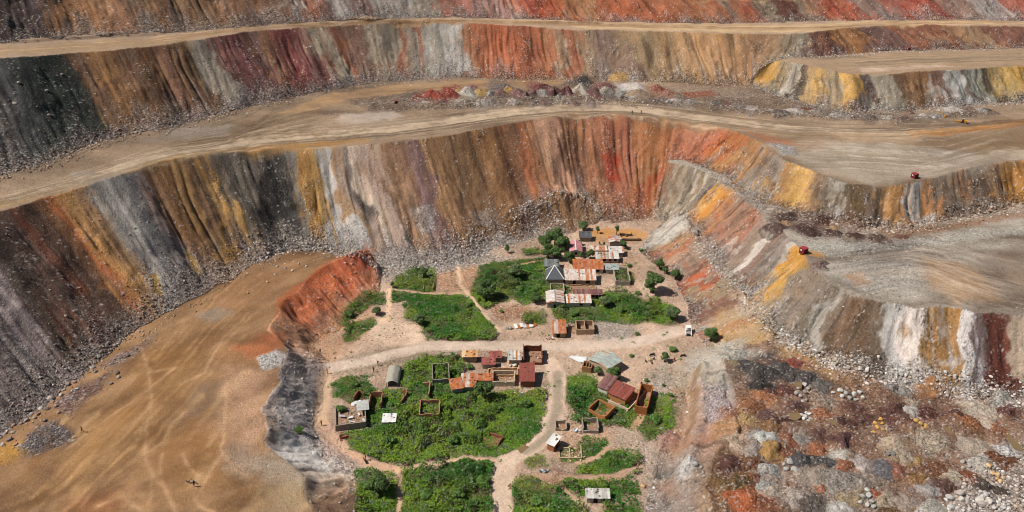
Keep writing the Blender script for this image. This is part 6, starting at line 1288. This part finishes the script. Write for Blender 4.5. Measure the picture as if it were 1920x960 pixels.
# ---------------------------------------------------------------- people
def person_mesh(pose):
    me = bpy.data.meshes.new('person'); J = {}
    st = pose != 'sit'
    hip = .95 if st else .28
    pts = [('pelvis',(0,0,hip),.15),('chest',(0,-.02,hip+.36),.165),('neck',(0,-.01,hip+.54),.065),('head',(0,-.03,hip+.68),.105),('crown',(0,-.02,hip+.80),.07)]
    for s, k in ((-1,'l'),(1,'r')):
        sw = {'stand': .0, 'walk': .22*s, 'sit': 0}[pose]
        pts += [('sh'+k,(s*.19,-.01,hip+.46),.075),('el'+k,(s*.25,-.02+(-sw*.6)-(.1 if not st else 0),hip+.20),.05),('wr'+k,(s*.25,-.08-sw-(.22 if not st else 0),hip-.02+(.04 if not st else 0)),.036),('ha'+k,(s*.24,-.10-sw-(.25 if not st else 0),hip-.12+(.1 if not st else 0)),.042)]
        if st: pts += [('hp'+k,(s*.09,0,hip-.06),.105),('kn'+k,(s*.10,-.03+sw*.7,hip-.46),.068),('an'+k,(s*.10,.03+sw*1.3,.09),.045),('to'+k,(s*.11,-.14+sw*1.3,.04),.04)]
        else: pts += [('hp'+k,(s*.10,-.04,hip-.04),.11),('kn'+k,(s*.15,-.38,hip+.14),.072),('an'+k,(s*.14,-.36,.09),.048),('to'+k,(s*.15,-.54,.05),.04)]
    ix = {n: i for i, (n, _, _) in enumerate(pts)}
    ed = [('pelvis','chest'),('chest','neck'),('neck','head'),('head','crown')]
    for k in 'lr': ed += [('chest','sh'+k),('sh'+k,'el'+k),('el'+k,'wr'+k),('wr'+k,'ha'+k),('pelvis','hp'+k),('hp'+k,'kn'+k),('kn'+k,'an'+k),('an'+k,'to'+k)]
    me.from_pydata([p for _, p, _ in pts], [(ix[a], ix[b]) for a, b in ed], [])
    o = bpy.data.objects.new('tmp_person', me); C.objects.link(o)
    sk = o.modifiers.new('skin', 'SKIN'); sd = me.skin_vertices[0].data
    for i, (_, _, r) in enumerate(pts): sd[i].radius = (r, r*.82); 
    sd[0].use_root = True
    ss_ = o.modifiers.new('sub', 'SUBSURF'); ss_.levels = 1; ss_.render_levels = 1
    ev = o.evaluated_get(bpy.context.evaluated_depsgraph_get()); out = bpy.data.meshes.new_from_object(ev); bpy.data.objects.remove(o)
    V = np.array([v.co for v in out.vertices]); return V, [tuple(p.vertices) for p in out.polygons], hip
PM = {k: person_mesh(k) for k in ('stand', 'walk', 'sit')}
def person(px, py, pose, shirt, trous, ang, label):
    p = hit(px, py)[0]; V, F, hip = PM[pose]; skin = lin((84, 58, 44)); hair = lin((24, 20, 18)); c = np.zeros((len(V), 3)); zz = V[:,2]-hip
    c[:] = lin(shirt); c[(zz < .03) & (np.abs(V[:,0]) < .235)] = lin(trous); c[zz > .50] = skin; c[(zz > .76) | ((zz > .62) & (V[:,1] > .01))] = hair
    c[(np.abs(V[:,0]) > .2) & (zz < .12) & (zz > -.3) & (V[:,2] > .3)] = skin; c[V[:,2] < .08] = lin((50, 42, 36))
    me = bpy.data.meshes.new('person'); me.from_pydata(V.tolist(), [], F); a = me.color_attributes.new('Col', 'FLOAT_COLOR', 'POINT'); cc = np.ones((len(V), 4), np.float32); cc[:,:3] = c; a.data.foreach_set('color', cc.ravel())
    for q in me.polygons: q.use_smooth = True
    me.materials.append(M_PAINT); o = link('person', me, loc=(p[0], p[1], float(zat(p[0], p[1])))); o.rotation_euler = (0, 0, ang); tag(o, label, 'person')
for a in [(1185,215,'stand',(40,40,50),(40,40,50),.3,'person in dark clothes on the road edge above the slope'),(1202,214,'stand',(70,90,60),(50,48,46),-.4,'person in green on the road edge above the slope'),
          (155,811,'walk',(150,40,36),(60,44,36),2.2,'person with red top walking on the ochre pad'),(365,913,'stand',(40,44,64),(30,32,40),.6,'person in dark blue standing on the ochre pad beside bags'),
          (709,686,'walk',(40,80,70),(50,50,50),.8,'person in green walking above the tarpaulin shelter'),(701,698,'stand',(60,70,60),(54,54,50),-.5,'person standing on the path left of the shelter'),(614,701,'stand',(150,50,44),(60,40,40),1.5,'person in red beside the dark scree edge'),
          (601,663,'stand',(120,50,44),(50,40,40),.5,'person in dull red on the bare ground by the pad edge'),(578,658,'stand',(130,50,40),(60,40,36),-.8,'person at the top of the dark scree'),
          (1202,725,'stand',(34,36,44),(34,36,44),.2,'person in black standing alone on the lower square'),(1210,679,'sit',(60,50,40),(50,44,40),1.2,'person seated at the left of the group on the square'),(1219,677,'sit',(210,180,50),(70,60,50),-1.4,'person in yellow seated on the square'),(1222,683,'sit',(60,56,54),(50,46,44),2.6,'person in grey seated behind the one in yellow'),(1226,675,'sit',(70,60,54),(50,46,44),3.6,'person seated at the right of the group on the square'),
          (1264,676,'sit',(180,60,50),(90,40,40),.4,'person in red crouching right of the dark tree'),(1195,879,'walk',(220,120,50),(60,54,50),1.8,'person in orange walking beside the garden beds'),(686,863,'stand',(40,40,48),(44,40,40),2.0,'person in dark clothes standing at the red motorcycle'),(603,797,'stand',(150,40,44),(54,60,80),1.2,'person in red beside the collapsed brick house')]: person(*a)
scrap('bag_pile', 'small pile of grey bags on the ochre pad beside a person', 358, 905, 6, .55, ['54565c','8c9098','34383e'], M_PAINT, .32)
